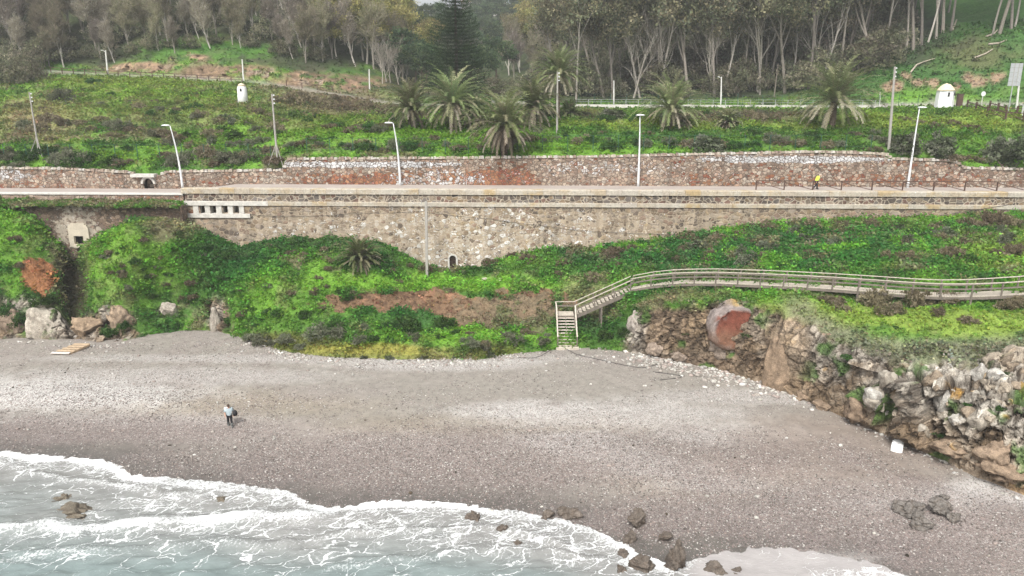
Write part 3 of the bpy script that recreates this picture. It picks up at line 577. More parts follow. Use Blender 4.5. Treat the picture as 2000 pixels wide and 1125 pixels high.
# far ground reaching the horizon
v = np.array([(-3000, 90, 3), (3000, 90, 3), (3000, 3000, 3), (-3000, 3000, 3)]); tag(mesh_np('far_ground', v, np.array([(0, 1, 2, 3)]), M['ground'], col=np.ones((4, 3)) * .05), kind='structure')
def cast(px, py, which='both'):
    u, a, b = ray(px, py); d = Vector((float(u), float(a), float(b))).normalized(); o = Vector((0, 0, CAMZ)); best = None
    for nm, t in (('bank', BVH_BANK), ('up', BVH_UP)):
        if which in ('both', nm):
            h = t.ray_cast(o, d)
            if h[0] is not None and (best is None or h[3] < best[1]): best = (h[0], h[3], nm)
    return best[0] if best else None
cast0 = cast
def cast(px, py, which='both'):
    for dy in (0, 2, -2, 4, -4, 7, -7, 11, -11, 16, -16, 24, -24):
        h = cast0(px, py + dy, which)
        if h is not None: return h
    return None
def drop(x, y, which='up'):
    h = (BVH_UP if which == 'up' else BVH_BANK).ray_cast(Vector((x, y, 300)), Vector((0, 0, -1)))
    return h[0] if h[0] is not None else None

# ------------------------------------------------------------------ leafy ground cover
def leaf_quads(base, size, rng, up=.45):
    """one bent leaf quad per base point; returns v (n*4,3), f"""
    n = len(base); d = rng.normal(size=(n, 3)); d[:, 2] = np.abs(d[:, 2]) * up + .1; d /= np.linalg.norm(d, axis=1, keepdims=True)
    s = np.cross(d, rng.normal(size=(n, 3))); s /= np.linalg.norm(s, axis=1, keepdims=True) + 1e-9
    sz = (size * rng.uniform(.6, 1.4, n))[:, None]; a = base - s * sz * .3; b = base + s * sz * .3
    v = np.stack([a, b, b + d * sz + s * sz * .1, a + d * sz - s * sz * .05], 1).reshape(-1, 3)
    return v, (np.arange(n)[:, None] * 4 + np.arange(4))
def cover(name, pts, nrm_w, colr, count, per, size, label, cat, seed, spread=.16, lift=.12):
    rng = np.random.default_rng(seed); dist = np.linalg.norm(pts - np.array([0, 0, CAMZ]), axis=-1)
    dx = np.linalg.norm(np.gradient(pts, axis=1), axis=-1) * np.linalg.norm(np.gradient(pts, axis=0), axis=-1)
    w = (nrm_w * dx / dist ** 1.2).ravel(); w[w < 0] = 0; w /= w.sum(); idx = rng.choice(len(w), count, p=w)
    b = pts.reshape(-1, 3)[idx]; cc = colr.reshape(-1, 3)[idx] * rng.uniform(.95, 1.7, (count, 1)) * rng.uniform(.85, 1.15, (count, 3)); sc = (dist.ravel()[idx] / 75) ** .5
    hgt = rng.uniform(.3, 1.3, count)
    bb = np.repeat(b, per, 0) + rng.normal(size=(count * per, 3)) * np.array([spread, spread, spread * .4]) * np.repeat(sc, per)[:, None]
    bb[:, 2] += rng.uniform(0, lift, count * per) * np.repeat(hgt * sc, per)
    v, f = leaf_quads(bb, size * np.repeat(sc, per), rng); col = np.repeat(np.repeat(cc, per, 0) * rng.uniform(.75, 1.3, (count * per, 1)), 4, 0)
    return tag(mesh_np(name, v, f, M['leaf'], col=col), label, cat, kind='stuff')
cover('ground_cover', bank, grass_w * (1 - .6 * blob(PXg, PYg, 1800, 620, 420, 45, .4)) * (.25 + .75 * sst(.35, .6, N2)), bankC, 42000, 4, .17, 'low leafy ground cover on the bank below the long stone wall', 'ground cover', 1)
cover('hillside_grass', upl, ugrass * (ur < ui[6] + 20) * (.3 + .7 * sst(.35, .6, n2)), UPC, 52000, 3, .21, 'low grass and herbs on the hillside above the promenade', 'grass', 2, .2, .12)

for nm_, pts_, w_, c_, n_c, lab, cat, sd in [('broadleaf_weeds', bank, grass_w * (.35 * sst(.5, .62, N2) + .6 * blob(PXg, PYg, 1480, 490, 420, 52, .5) + blob(PXg, PYg, 440, 500, 100, 60, .5)) * (1 - np.clip(blob(PXg, PYg, 1800, 615, 420, 50, .4), 0, 1)), bankC * 1.05, 11000, 'taller broad-leaved weeds in patches on the lower bank', 'weeds', 11),
                                       ('broadleaf_weeds', upl, ugrass * (ur < ui[3]) * (sst(.52, .64, n2) + .05), UPC * 1.1, 6000, 'taller broad-leaved weeds in patches above the promenade', 'weeds', 12)]:
    cover(nm_, pts_, w_, c_, n_c, 9, .19, lab, cat, sd, .3, .4)
# ------------------------------------------------------------------ masonry
M['wall_low'] = mat_masonry('rubble_big', 2.0, (.38, .31, .225), [(.19, .14, .095), (.27, .21, .15), (.105, .082, .066), (.31, .235, .15), (.24, .195, .155), (.22, .15, .11), (.30, .25, .20)], .085, plaster=(.36, .295, .22))
M['wall_band'] = mat_masonry('rubble_band', 1.7, (.43, .37, .29), [(.13, .10, .08), (.20, .16, .12), (.085, .07, .06), (.22, .16, .10), (.16, .14, .125), (.15, .09, .07)], .09)
M['wall_up'] = mat_masonry('rubble_reddish', 2.5, (.13, .10, .08), [(.33, .255, .19), (.25, .18, .135), (.37, .30, .235), (.19, .135, .105), (.31, .205, .145), (.38, .33, .27)], .075, white=(.56, .56, .56), plaster=(.30, .24, .19))
M['wall_old'] = mat_masonry('rubble_old', 2.4, (.10, .075, .055), [(.20, .14, .10), (.14, .10, .075), (.25, .185, .135), (.17, .125, .10), (.11, .085, .065), (.22, .15, .11)], .06, plaster=(.42, .37, .30))
def mat_coping():
    t = NT('cut_stone', .85); v = t.coord(); n = t.noise(v, .8, 4); br = t.node('ShaderNodeTexBrick'); mp = t.node('ShaderNodeMapping'); t.l.new(v, mp.inputs[0]); mp.inputs['Rotation'].default_value = (R(90), 0, 0)
    t.l.new(mp.outputs[0], br.inputs['Vector']); br.inputs['Scale'].default_value = 1.; br.inputs['Brick Width'].default_value = 1.7; br.inputs['Row Height'].default_value = 30; br.inputs['Mortar Size'].default_value = .02
    br.inputs['Color1'].default_value = (.36, .27, .15, 1); br.inputs['Color2'].default_value = (.38, .35, .31, 1); br.inputs['Mortar'].default_value = (.12, .10, .08, 1); br.inputs['Bias'].default_value = -.1
    c = t.mix(t.rng(n, .4, .62), br.outputs[0], (.42, .385, .325)); f = t.noise(v, 5, 5, .7); c = t.mix(1., c, t.rng(f, .25, .75, .62, 1.35), 'MULTIPLY')
    c = t.mix(t.rng(t.noise(v, 2.2, 5, .75), .58, .68), c, (.20, .18, .15)); c = t.mix(t.rng(t.noise(v, 3.1, 4, .75), .64, .7), c, (.66, .64, .60))
    t.bump(f, .5, .05); return t.out(c)
M['coping'] = mat_coping()

def wall_sheet(name, a, b, zb, zt, m, parent=None, step=.25, holes=(), depth=.8, attrs=None, ragged=0., seed=0):
    """front face of a wall from a=(x,y) to b=(x,y) as a fine grid, with top and back; holes = [(s0,s1,z0,z1,arched)]"""
    a = np.array(a, float); b = np.array(b, float); Lw = np.linalg.norm(b - a); t = (b - a) / Lw; nrm = np.array([t[1], -t[0]])
    ns = int(Lw / step) + 1; s = np.linspace(0, Lw, ns); x = a[0] + t[0] * s; y = a[1] + t[1] * s
    ztop = zt(x) if callable(zt) else np.full(ns, zt); zbot = zb(x) if callable(zb) else np.full(ns, zb)
    if ragged: ztop = ztop + (h01(np.arange(ns) // 2, np.zeros(ns, int), np.zeros(ns, int), seed) - .5) * ragged + (fbm(np.stack([x, y, y * 0], -1), .5, 3, seed) - .5) * ragged * 2
    nz = max(3, int((ztop - zbot).max() / step) + 1); w = np.linspace(0, 1, nz)[:, None]
    Z = zbot * (1 - w) + ztop * w; X = np.repeat(x[None], nz, 0); Y = np.repeat(y[None], nz, 0); g = np.stack([X, Y, Z], -1)
    off = (fbm(g, 1.6, 3, seed + 3) - .5) * .14; g[..., 0] += nrm[0] * off; g[..., 1] += nrm[1] * off
    f = grid_faces(nz, ns); S = np.repeat(s[None], nz, 0); fc_s = S.ravel()[f].mean(1); fc_z = Z.ravel()[f].mean(1); keep = np.ones(len(f), bool)
    for s0, s1, z0, z1, arch in holes:
        ins = (fc_s > s0) & (fc_s < s1) & (fc_z > z0) & (fc_z < z1)
        if arch: r = (s1 - s0) / 2; zc = z1 - r; ins &= ~((fc_z > zc) & ((fc_s - (s0 + s1) / 2) ** 2 + (fc_z - zc) ** 2 > r * r))
        keep &= ~ins
    v = g.reshape(-1, 3); n0 = len(v); f = f[keep]
    back = g[-1].copy(); back[:, 0] -= nrm[0] * depth; back[:, 1] -= nrm[1] * depth; bot = back.copy(); bot[:, 2] = zbot
    v = np.concatenate([v, back, bot]); top_i = (nz - 1) * ns + np.arange(ns); bk = n0 + np.arange(ns); bo = n0 + ns + np.arange(ns)
    f2 = np.concatenate([np.stack([top_i[:-1], top_i[1:], bk[1:], bk[:-1]], -1), np.stack([bk[:-1], bk[1:], bo[1:], bo[:-1]], -1)])
    ex = {}
    px, py = proj(v)
    for k in ('red', 'white', 'plas'): ex[k] = (attrs or {}).get(k, lambda p, x, y: np.zeros(len(p)))(v, px, py)
    ends = []
    for e in (0, ns - 1):
        col_ = np.arange(nz) * ns + e
        ends.append([n0 + e, n0 + ns + e] + (list(col_) if True else []))
    o = mesh_np(name, v, [f, f2], m, parent, extra=ex)
    me = o.data
    for e in ends:   # end caps as one polygon each
        bmm = bmesh.new(); bmm.from_mesh(me); bmm.verts.ensure_lookup_table()
        try: bmm.faces.new([bmm.verts[i] for i in e])
        except ValueError: pass
        bmm.to_mesh(me); bmm.free()
    return o
def tunnel(name, a, b, s0, s1, z0, z1, deep, m, parent, arch=False):
    a = np.array(a, float); b = np.array(b, float); t = (b - a) / np.linalg.norm(b - a); nr = np.array([t[1], -t[0]])
    def pt(s, dd, z): q = a + t * s - nr * dd; return (q[0], q[1], z)
    prof = [(s0, z0), (s0, z1)] + [(s1, z1), (s1, z0)]
    if arch:
        r = (s1 - s0) / 2; zc = z1 - r; prof = [(s0, z0)] + [((s0 + s1) / 2 - r * cos(k * pi / 8), zc + r * sin(k * pi / 8)) for k in range(9)] + [(s1, z0)]
    mb = MB(); n = len(prof); vs = [pt(s, .0, z) for s, z in prof] + [pt(s, deep, z) for s, z in prof]
    mb.add(vs, [(i, (i + 1) % n, n + (i + 1) % n, n + i) for i in range(n)] + [tuple(range(n, 2 * n))]); return mb.build(name, m, parent)
M['dark_in'] = mat_plain('shade_dark_stone', (.03, .026, .022), .95, .3, 3, .3)  # inner shade of the tunnels painted into the stone colour

XL, XR = float(P(360, 380, wallY(360, 380))[0]), 92.
A0 = (XL, float(yw(XL))); B0 = (XR, float(yw(XR))); tdir = (Vector((*B0, 0)) - Vector((*A0, 0))).normalized(); ndir = Vector((tdir.y, -tdir.x, 0)); WLEN = (Vector((*B0, 0)) - Vector((*A0, 0))).length
def onwall(px, py, off=0.):     # point on the wall's front plane under a pixel -> (s along the wall, z)
    Yv = float(wallY(px, py, off)); p = PV(px, py, Yv); return (p - Vector((*A0, 0))).dot(tdir), p.z
def wp(s, dd, z): q = Vector((*A0, 0)) + tdir * s + ndir * dd; q.z = z; return q
ZCAP = lambda s: 14.72 - .0008 * s
# main retaining wall
wall = empty('retaining_wall', wp(0, 0, 5), 'long tall rubble stone retaining wall under the promenade, with pale coping and arched drain', 'wall')
wall.location = (0, 0, 0)
holes = []; 
for x0, x1 in ((388.5, 401), (411, 423), (433.5, 445.5), (455.5, 467.5)):
    s0, zt_ = onwall(x0, 398.3); s1, zb_ = onwall(x1, 416.8); holes.append((s0, s1, zb_, zt_, False))
d0, dt = onwall(877, 498); d1, db = onwall(892, 530); holes.append((d0, d1, db, dt, True))
zs_t = 13.28; zs_b = 12.82; zc_b = 14.12
def f_white(p, x, y): return np.clip(.30 * blob(x, y, 830, 470, 330, 60, .6, fbm(p, .3, 3, 5)) + .22 * blob(x, y, 1100, 440, 500, 30, .6, fbm(p, .3, 3, 6)) + .4 * blob(x, y, 970, 500, 110, 30, .5, fbm(p, .8, 3, 6)) + .3 * blob(x, y, 830, 500, 40, 30, .5), 0, .55)
def f_plas(p, x, y): return np.clip(.62 * sst(500, 560, x) * (1 - sst(1350, 1650, x)) * sst(402, 425, y) * (.55 + .9 * (fbm(p, .35, 3, 9) - .2)) + .45 * blob(x, y, 450, 450, 90, 40, .4) , 0, .85)
wall_sheet('wall_face', A0, B0, 4.0, zs_b, M['wall_low'], wall, .2, holes, 1.2, {'white': f_white, 'plas': f_plas, 'red': lambda p, x, y: (x < 420) * .12}, seed=3)
wall_sheet('parapet_band', A0, B0, zs_t - .001, zc_b, M['wall_band'], wall, .25, (), 1.0, {}, seed=5)
def strip(name, s0, s1, zb, zt, d0_, d1_, m, parent, bev=.04, wob=.012, seg=1.7, seed=0, z1=None):
    rng = random.Random(seed); mb = MB(); s = s0; rows = []
    while s < s1 + .01:
        w = rng.uniform(-wob, wob); rows.append((s, w)); s += seg
    rows.append((s1, 0)); vs = []; fs = []
    for s, w in rows:
        zt2 = zt(s) if callable(zt) else zt
        for dd, z in ((d1_, zb), (d1_ + w, zt2 - bev), (d1_ - bev, zt2 + w), (d0_, zt2 + w * .5), (d0_, zb)): vs.append(wp(s, dd, z))
    n = 5
    for i in range(len(rows) - 1):
        for k in range(n): fs.append((i * n + k, i * n + (k + 1) % n, (i + 1) * n + (k + 1) % n, (i + 1) * n + k))
    fs += [tuple(range(n)), tuple((len(rows) - 1) * n + k for k in range(n))[::-1]]
    return mb.add(vs, fs).build(name, m, parent)
strip('coping', -.3, WLEN, zc_b, ZCAP, -.95, .14, M['coping'], wall, .07, .02, 1.7, 1)
s524 = onwall(524, 395)[0]
strip('string_course', s524, WLEN, zs_b, zs_t, -.6, .12, M['coping'], wall, .04, .015, 1.3, 2)
M['white_stone'] = mat_plain('limewashed_blocks', (.50, .475, .43), .85, .25, 2.2, .4)
strip('window_lintel', -.05, s524, zs_b, zs_t + .03, -.6, .20, M['white_stone'], wall, .03, .01, 1.5, 3)
ss0, zz = onwall(367, 424.5); ss1, zz2 = onwall(489, 417.3); strip('window_sill', ss0, ss1, zz, zz2, -.6, .18, M['white_stone'], wall, .03, .01, 1.2, 4)
for x0, x1 in ((378, 388.5), (401, 411), (423, 433.5), (445.5, 455.5), (467.5, 477)):
    s0, _ = onwall(x0, 410); s1, _ = onwall(x1, 410); strip('window_pillar', s0, s1, zz2 + .004, zs_b - .004, -.75, .10, M['white_stone'], wall, .02, .01, 5, 6)
tunnel('window_recess', A0, B0, holes[0][0] - .15, holes[3][1] + .15, holes[0][2] - .02, holes[0][3] + .05, 1.6, M['wall_old'], wall)
tunnel('drain_tunnel', A0, B0, d0 - .06, d1 + .06, db, dt + .06, 3., M['dark_in'], wall, True)
mb = MB(); r = (d1 - d0) / 2; cs = (d0 + d1) / 2
for k in range(13):
    a = pi * k / 12; b2 = pi * (k + 1) / 12
    if k < 12: mb.beam(wp(cs - (r + .05) * cos(a), .06, dt - r + (r + .05) * sin(a)), wp(cs - (r + .05) * cos(b2), .06, dt - r + (r + .05) * sin(b2)), .2, .16)
mb.beam(wp(d0 - .05, .06, db), wp(d0 - .05, .06, dt - r), .2, .16); mb.beam(wp(d1 + .05, .06, db), wp(d1 + .05, .06, dt - r), .2, .16); mb.build('arch_surround', M['concrete'], wall)
mb = MB()
for k in range(1, 4): s = d0 + (d1 - d0) * k / 4; mb.beam(wp(s, -.12, db), wp(s, -.12, dt - .12), .035, .035)
for k in range(1, 5): z = db + .4 + (dt - db - .4) * k / 5; mb.beam(wp(d0, -.12, z), wp(d1, -.12, z), .03, .03)
mb.build('drain_grate', M['wood_brown'], wall)

# walkway
zw = lambda s: ZCAP(s) - .12
pv = []; 
for s in np.arange(-60, WLEN + 1, 2.): 
    z = 14.0 if s < -1 else (14.0 + (zw(s) - 14.0) * min(1, (s + 1) / 5)); 
    for dd in (-.9, -5.6): q = wp(float(s), dd, z); pv.append(tuple(q))
n = len(pv) // 2; fs = [(2 * i, 2 * i + 2, 2 * i + 3, 2 * i + 1) for i in range(n - 1)]
M['paving'] = mat_plain('pale_paving', (.33, .29, .26), .9, .12, .5, .2)
mb = MB().add(pv, fs); tag(mb.build('promenade_path', M['paving']), 'pale paved promenade along the top of the sea wall', 'path', kind='structure')
# low kerb wall of the left stretch
lk = empty('low_path_wall', (0, 0, 0), 'low weathered stone edging wall with pale kerb along the left end of the path', 'wall')
a_ = wp(-62, -.35, 0); b_ = wp(-.3, -.35, 0); wall_sheet('wall_face', (a_.x, a_.y), (b_.x, b_.y), 11.8, 13.9, M['wall_up'], lk, .25, (), .5, {'red': lambda p, x, y: np.full(len(p), .08), 'plas': lambda p, x, y: sst(300, 150, x) * .5 if False else np.clip((300 - x) / 400, 0, .6)}, seed=8)
strip('kerb', -62, -.3, 13.9, 14.08, -1.0, -.25, M['concrete'], lk, .03, .01, 2.5, 9)
# ledge below it
lv = []; sx = np.arange(-62, .2, .35); dds = np.linspace(-.6, 2.4, 9)
gg = np.array([[tuple(wp(float(s), float(dd), 13.2 - .12 * max(dd, 0))) for s in sx] for dd in dds]); gg[..., 2] += (fbm(gg, .5, 3, 61) - .5) * .9
gc = mixc(np.ones(gg.shape) * MG, DRY, sst(.4, .6, fbm(gg, .8, 3, 62)) * .8)
tag(mesh_np('ledge_ground', gg.reshape(-1, 3), grid_faces(*gg.shape[:2])[:, ::-1].copy(), M['ground'], smooth=True, col=gc.reshape(-1, 3)), 'weedy earth ledge above the old wall', 'ledge', kind='structure')
cover('ledge_weeds', gg, np.ones(gg.shape[:2]), gc * 1.1, 5200, 4, .17, 'green weeds growing on the ledge under the low path wall', 'weeds', 5, .15, .14)
# old wall with the culvert
old = empty('old_culvert_wall', (0, 0, 0), 'old crumbling brown stone wall with mortar patched square culvert above the ravine', 'wall')
def sz(px, py): s, z = onwall(px, py, -1.6); return s, z
ow0, ow1 = wp(-58, 1.6, 0), wp(.3, 1.6, 0); OA = (ow0.x, ow0.y); OB = (ow1.x, ow1.y)
def oz(px, py): p = PV(px, py, wallY(px, py, -1.6)); return (p - Vector((*OA, 0))).dot(tdir), p.z
c0, ct = oz(145.5, 460.5); c1_, cb_ = oz(166, 476.5)
def o_plas(p, x, y):
    n = fbm(p, 1.1, 3, 71); return np.clip(blob(x, y, 152, 440, 42, 42, .5, n) * .72, 0, 1)
wall_sheet('wall_face', OA, OB, 6.5, 13.0, M['wall_old'], old, .16, [(c0, c1_, cb_, ct, False)], 1.2, {'plas': o_plas, 'white': lambda p, x, y: .15 * blob(x, y, 152, 430, 45, 40, .5)}, ragged=.35, seed=9)
tunnel('culvert_tunnel', OA, OB, c0 - .05, c1_ + .05, cb_ - .05, ct + .05, 3., M['dark_in'], old)
def op(s, dd, z): q = Vector((*OA, 0)) + tdir * s + ndir * dd; q.z = z; return tuple(q)
s0, z0 = oz(139, 480); s1, z1 = oz(172, 436); M['render'] = mat_plain('pale_render', (.50, .44, .35), .9, .15, 1.2, .3)
mb = MB()
def slab(mb, s0, s1, za, zb2, d): mb.add([op(s0, -.02, za), op(s1, -.02, za), op(s1, -.02, zb2), op(s0, -.02, zb2), op(s0, d, za), op(s1, d, za), op(s1, d, zb2), op(s0, d, zb2)], [(0, 1, 2, 3), (4, 5, 6, 7), (0, 1, 5, 4), (1, 2, 6, 5), (2, 3, 7, 6), (3, 0, 4, 7)])
cm = (s0 + s1) / 2
for k in range(8):       # arched plaster panel above the opening
    za = ct + (z1 - ct) * k / 8; hw = (s1 - s0) / 2 * (1 if k < 5 else (1 - ((k - 4.2) / 5) ** 2)); slab(mb, cm - hw, cm + hw, za, za + (z1 - ct) / 8 - .001, .16)
slab(mb, s0, c0, cb_ - .3, ct - .003, .17); slab(mb, c1_, s1, cb_ - .3, ct - .003, .17); slab(mb, c0 - .05, c1_ + .05, cb_ - .35, cb_ - .002, .4); mb.build('culvert_surround', M['render'], old)
# upper wall (3.5 m, along the back of the promenade)
def up_pt(s, z): return wp(s, -5.3, z)
def uz(px, py): p = PV(px, py, wallY(px, py, 5.3)); return (p - Vector((*A0, 0))).dot(tdir), p.z
prof = [(-300, 332), (0, 329), (120, 330), (250, 337), (270, 341), (312, 341), (330, 336), (540, 333), (554, 332), (560, 311), (900, 309), (1200, 306), (1350, 302), (1600, 297), (1700, 300), (1730, 302), (1745, 311), (1850, 314), (1870, 318), (1885, 329), (2000, 331), (2300, 333)]
ps = np.array([uz(*a) for a in prof])
def ztop_f(x): s = (x - A0[0]) / tdir.x; return np.interp(s, ps[:, 0], ps[:, 1])
ua, ub = wp(-58, -5.3, 0), wp(WLEN, -5.3, 0)
h0, ht = uz(280, 348); h1, hb = uz(303, 369.5)
uw = empty('upper_wall', (0, 0, 0), 'reddish rubble wall behind the promenade with whitewashed top stretches', 'wall')
def u_red(p, x, y):
    n = fbm(p, .45, 3, 31); return np.clip(.85 * blob(x, y, 700, 352, 90, 16, .5, n) + .95 * blob(x, y, 970, 350, 75, 20, .4, n) + .22 * blob(x, y, 1600, 350, 380, 12, .6, n) + .35 * blob(x, y, 60, 365, 90, 10, .5, n) + .5 * blob(x, y, 850, 345, 60, 12, .5, n) + .06, 0, .95)
def u_white(p, x, y):
    n = fbm(p, .8, 3, 33); return np.clip(.95 * blob(x, y, 700, 321, 210, 5.5, .25, n * .3 + .35) + .97 * blob(x, y, 1545, 311, 185, 7, .2, n * .3 + .35) + .4 * blob(x, y, 850, 350, 85, 18, .4, n) + .5 * blob(x, y, 20, 342, 40, 12, .5) + .25 * blob(x, y, 1180, 330, 120, 12, .5, n) + .08, 0, .97)
hS = (ua - Vector((*A0, 0))).dot(tdir)
wall_sheet('wall_face', (ua.x, ua.y), (ub.x, ub.y), 13.2, lambda x: ztop_f(x) - .1, M['wall_up'], uw, .2, [(h0 - hS, h1 - hS, hb, ht, True)], .8, {'red': u_red, 'white': u_white, 'plas': lambda p, x, y: .25 * blob(x, y, 1150, 345, 160, 20, .5) + .2 * blob(x, y, 130, 350, 160, 18, .5)}, ragged=.05, seed=10)
# ragged top courses made of real stones
rng = np.random.default_rng(4); mb = MB(); s = -56.; cols_ = [(.38, .33, .27), (.30, .25, .20), (.42, .39, .35), (.26, .20, .16)]
while s < WLEN:
    w = rng.uniform(.22, .5); q = wp(s, -5.45 + rng.uniform(-.06, .06), 0); z = float(np.interp(s, ps[:, 0], ps[:, 1])); h = rng.uniform(.18, .34)
    if not (h0 - .9 < s < h1 + .9): mb.box((q.x, q.y, z + h * .25), (w * .94, rng.uniform(.35, .6), h), rz=rng.uniform(-.15, .15), rot=Matrix.Rotation(rng.uniform(-.15, .15), 3, 'Y'), col=cols_[rng.integers(4)], taper=.8)
    s += w
mb.build('top_course', M['rock'], uw)
# arched culvert in the upper wall
cu = empty('arched_culvert', (0, 0, 0), 'small arched culvert with grey arch ring and concrete slab over it in the upper wall', 'culvert')
s0, zt_ = uz(259, 339); s1, _ = uz(305, 339); mb = MB(); mb.beam(up_pt(s0, zt_ - .2) + ndir * .1, up_pt(s1, zt_ - .2) + ndir * .1, 1.0, .35); mb.build('slab', M['concrete'], cu)
mb = MB(); r = (h1 - h0) / 2; cs = (h0 + h1) / 2
for k in range(14):
    a = pi * k / 14; b2 = pi * (k + 1) / 14; mb.beam(up_pt(cs - (r + .12) * cos(a), ht - r + (r + .12) * sin(a)) + ndir * .12, up_pt(cs - (r + .12) * cos(b2), ht - r + (r + .12) * sin(b2)) + ndir * .12, .34, .26)
mb.build('arch_ring', M['concrete'], cu); tunnel('culvert_tunnel', (ua.x, ua.y), (ub.x, ub.y), h0 - hS - .05, h1 - hS + .05, hb - .1, ht + .05, 3., M['dark_in'], cu, True)
mb = MB(); mb.beam(up_pt(h0 - .3, hb - .15) + ndir * .3, up_pt(h1 + .3, hb - .15) + ndir * .3, .6, .3); mb.build('apron', M['concrete'], cu)
# ------------------------------------------------------------------ plants
def rv(rng): v = Vector((rng.gauss(0, 1), rng.gauss(0, 1), rng.gauss(0, 1))); return v.normalized()
def skeleton(rng, H, r0, lean=(0, 0), kids=(3, 4, 4), spread=.5, up=.5, fork=.45, wig=.08, ratio=.62):
    """returns list of (pts, radii) limbs and list of twig tips (pos, dir)"""
    limbs = []; tips = []
    def grow(p, d, Lm, r, lev):
        n = 6 if lev == 0 else 4; pts = [p.copy()]; rad = [r]
        for i in range(n):
            d = (d + rv(rng) * wig * (1 + lev) + Vector((0, 0, up * .12))).normalized(); p = p + d * Lm / n; pts.append(p.copy()); rad.append(r * (1 - .55 * (i + 1) / n))
        limbs.append((pts, rad, lev))
        if lev >= len(kids): tips.append((p, d)); return
        k = kids[lev]; ph = rng.uniform(0, 6.28)
        for i in range(k):
            t = fork + (1 - fork) * (i + rng.uniform(.2, 1)) / k if lev == 0 else rng.uniform(.25, 1.); j = min(n - 1, int(t * n)); q = pts[j].lerp(pts[j + 1], t * n - j)
            ph += 2.4; side = d.orthogonal().normalized(); side.rotate(Quaternion(d, ph)); nd = (d * (1 - spread) + side * spread * rng.uniform(.7, 1.3) + Vector((0, 0, up * .4))).normalized()
            grow(q, nd, Lm * ratio * rng.uniform(.75, 1.15), rad[j] * .55, lev + 1)
        tips.append((p, d))
    grow(Vector((0, 0, -.3)), Vector((lean[0], lean[1], 1)).normalized(), H, r0, 0); return limbs, tips
def trunk_mesh(limbs, m, col, parent, maxlev=9, name='trunk'):
    mb = MB()
    for pts, rad, lev in limbs:
        if lev <= maxlev: mb.tube(pts, [max(a, .02) for a in rad], 6 if lev == 0 else 4, col)
    return mb.build(name, m, parent)
def crown_mesh(parts, parent, name='crown'):
    v = []; f = []; c = []; n = 0
    for a, b, d in parts: v.append(a); f.append(b + n); c.append(d); n += len(a)
    return mesh_np(name, np.concatenate(v), np.concatenate(f), M['leaf'], parent, col=np.concatenate(c))
def twigs(tips, rng, per, L, w, cols, fan=.5, droop=0.):
    n = len(tips) * per; P0 = np.repeat(np.array([t[0] for t in tips]), per, 0); D = np.repeat(np.array([t[1] for t in tips]), per, 0) + rng.normal(size=(n, 3)) * fan
    D[:, 2] -= droop; D /= np.linalg.norm(D, axis=1, keepdims=True); P0 = P0 + rng.normal(size=(n, 3)) * .25 * L * .4
    s = np.cross(D, rng.normal(size=(n, 3))); s /= np.linalg.norm(s, axis=1, keepdims=True); Lx = (L * rng.uniform(.5, 1.2, n))[:, None]
    v = np.stack([P0 - s * w / 2, P0 + s * w / 2, P0 + D * Lx + s * w * .15, P0 + D * Lx - s * w * .15], 1).reshape(-1, 3)
    cl = np.array(cols)[rng.integers(len(cols), size=n)] * rng.uniform(.75, 1.25, (n, 1)); return v, np.arange(n)[:, None] * 4 + np.arange(4), np.repeat(cl, 4, 0)
def leaves(cent, rng, per, rad, size, cols, flat=.7, vary=.35):
    n = len(cent); cl = np.array(cols)[rng.integers(len(cols), size=n)] * rng.uniform(1 - vary, 1 + vary, (n, 1))
    rr = rng.normal(size=(n * per, 3)); rr /= np.linalg.norm(rr, axis=1, keepdims=True); rr *= (rng.uniform(0, 1, (n * per, 1)) ** .45) * rad; rr[:, 2] *= flat
    b = np.repeat(np.array(cent), per, 0) + rr; v, f = leaf_quads(b, np.full(n * per, size), rng, up=1.); c = np.repeat(np.repeat(cl, per, 0) * rng.uniform(.75, 1.25, (n * per, 1)), 4, 0); return v, f, c
SEEDN = [0]
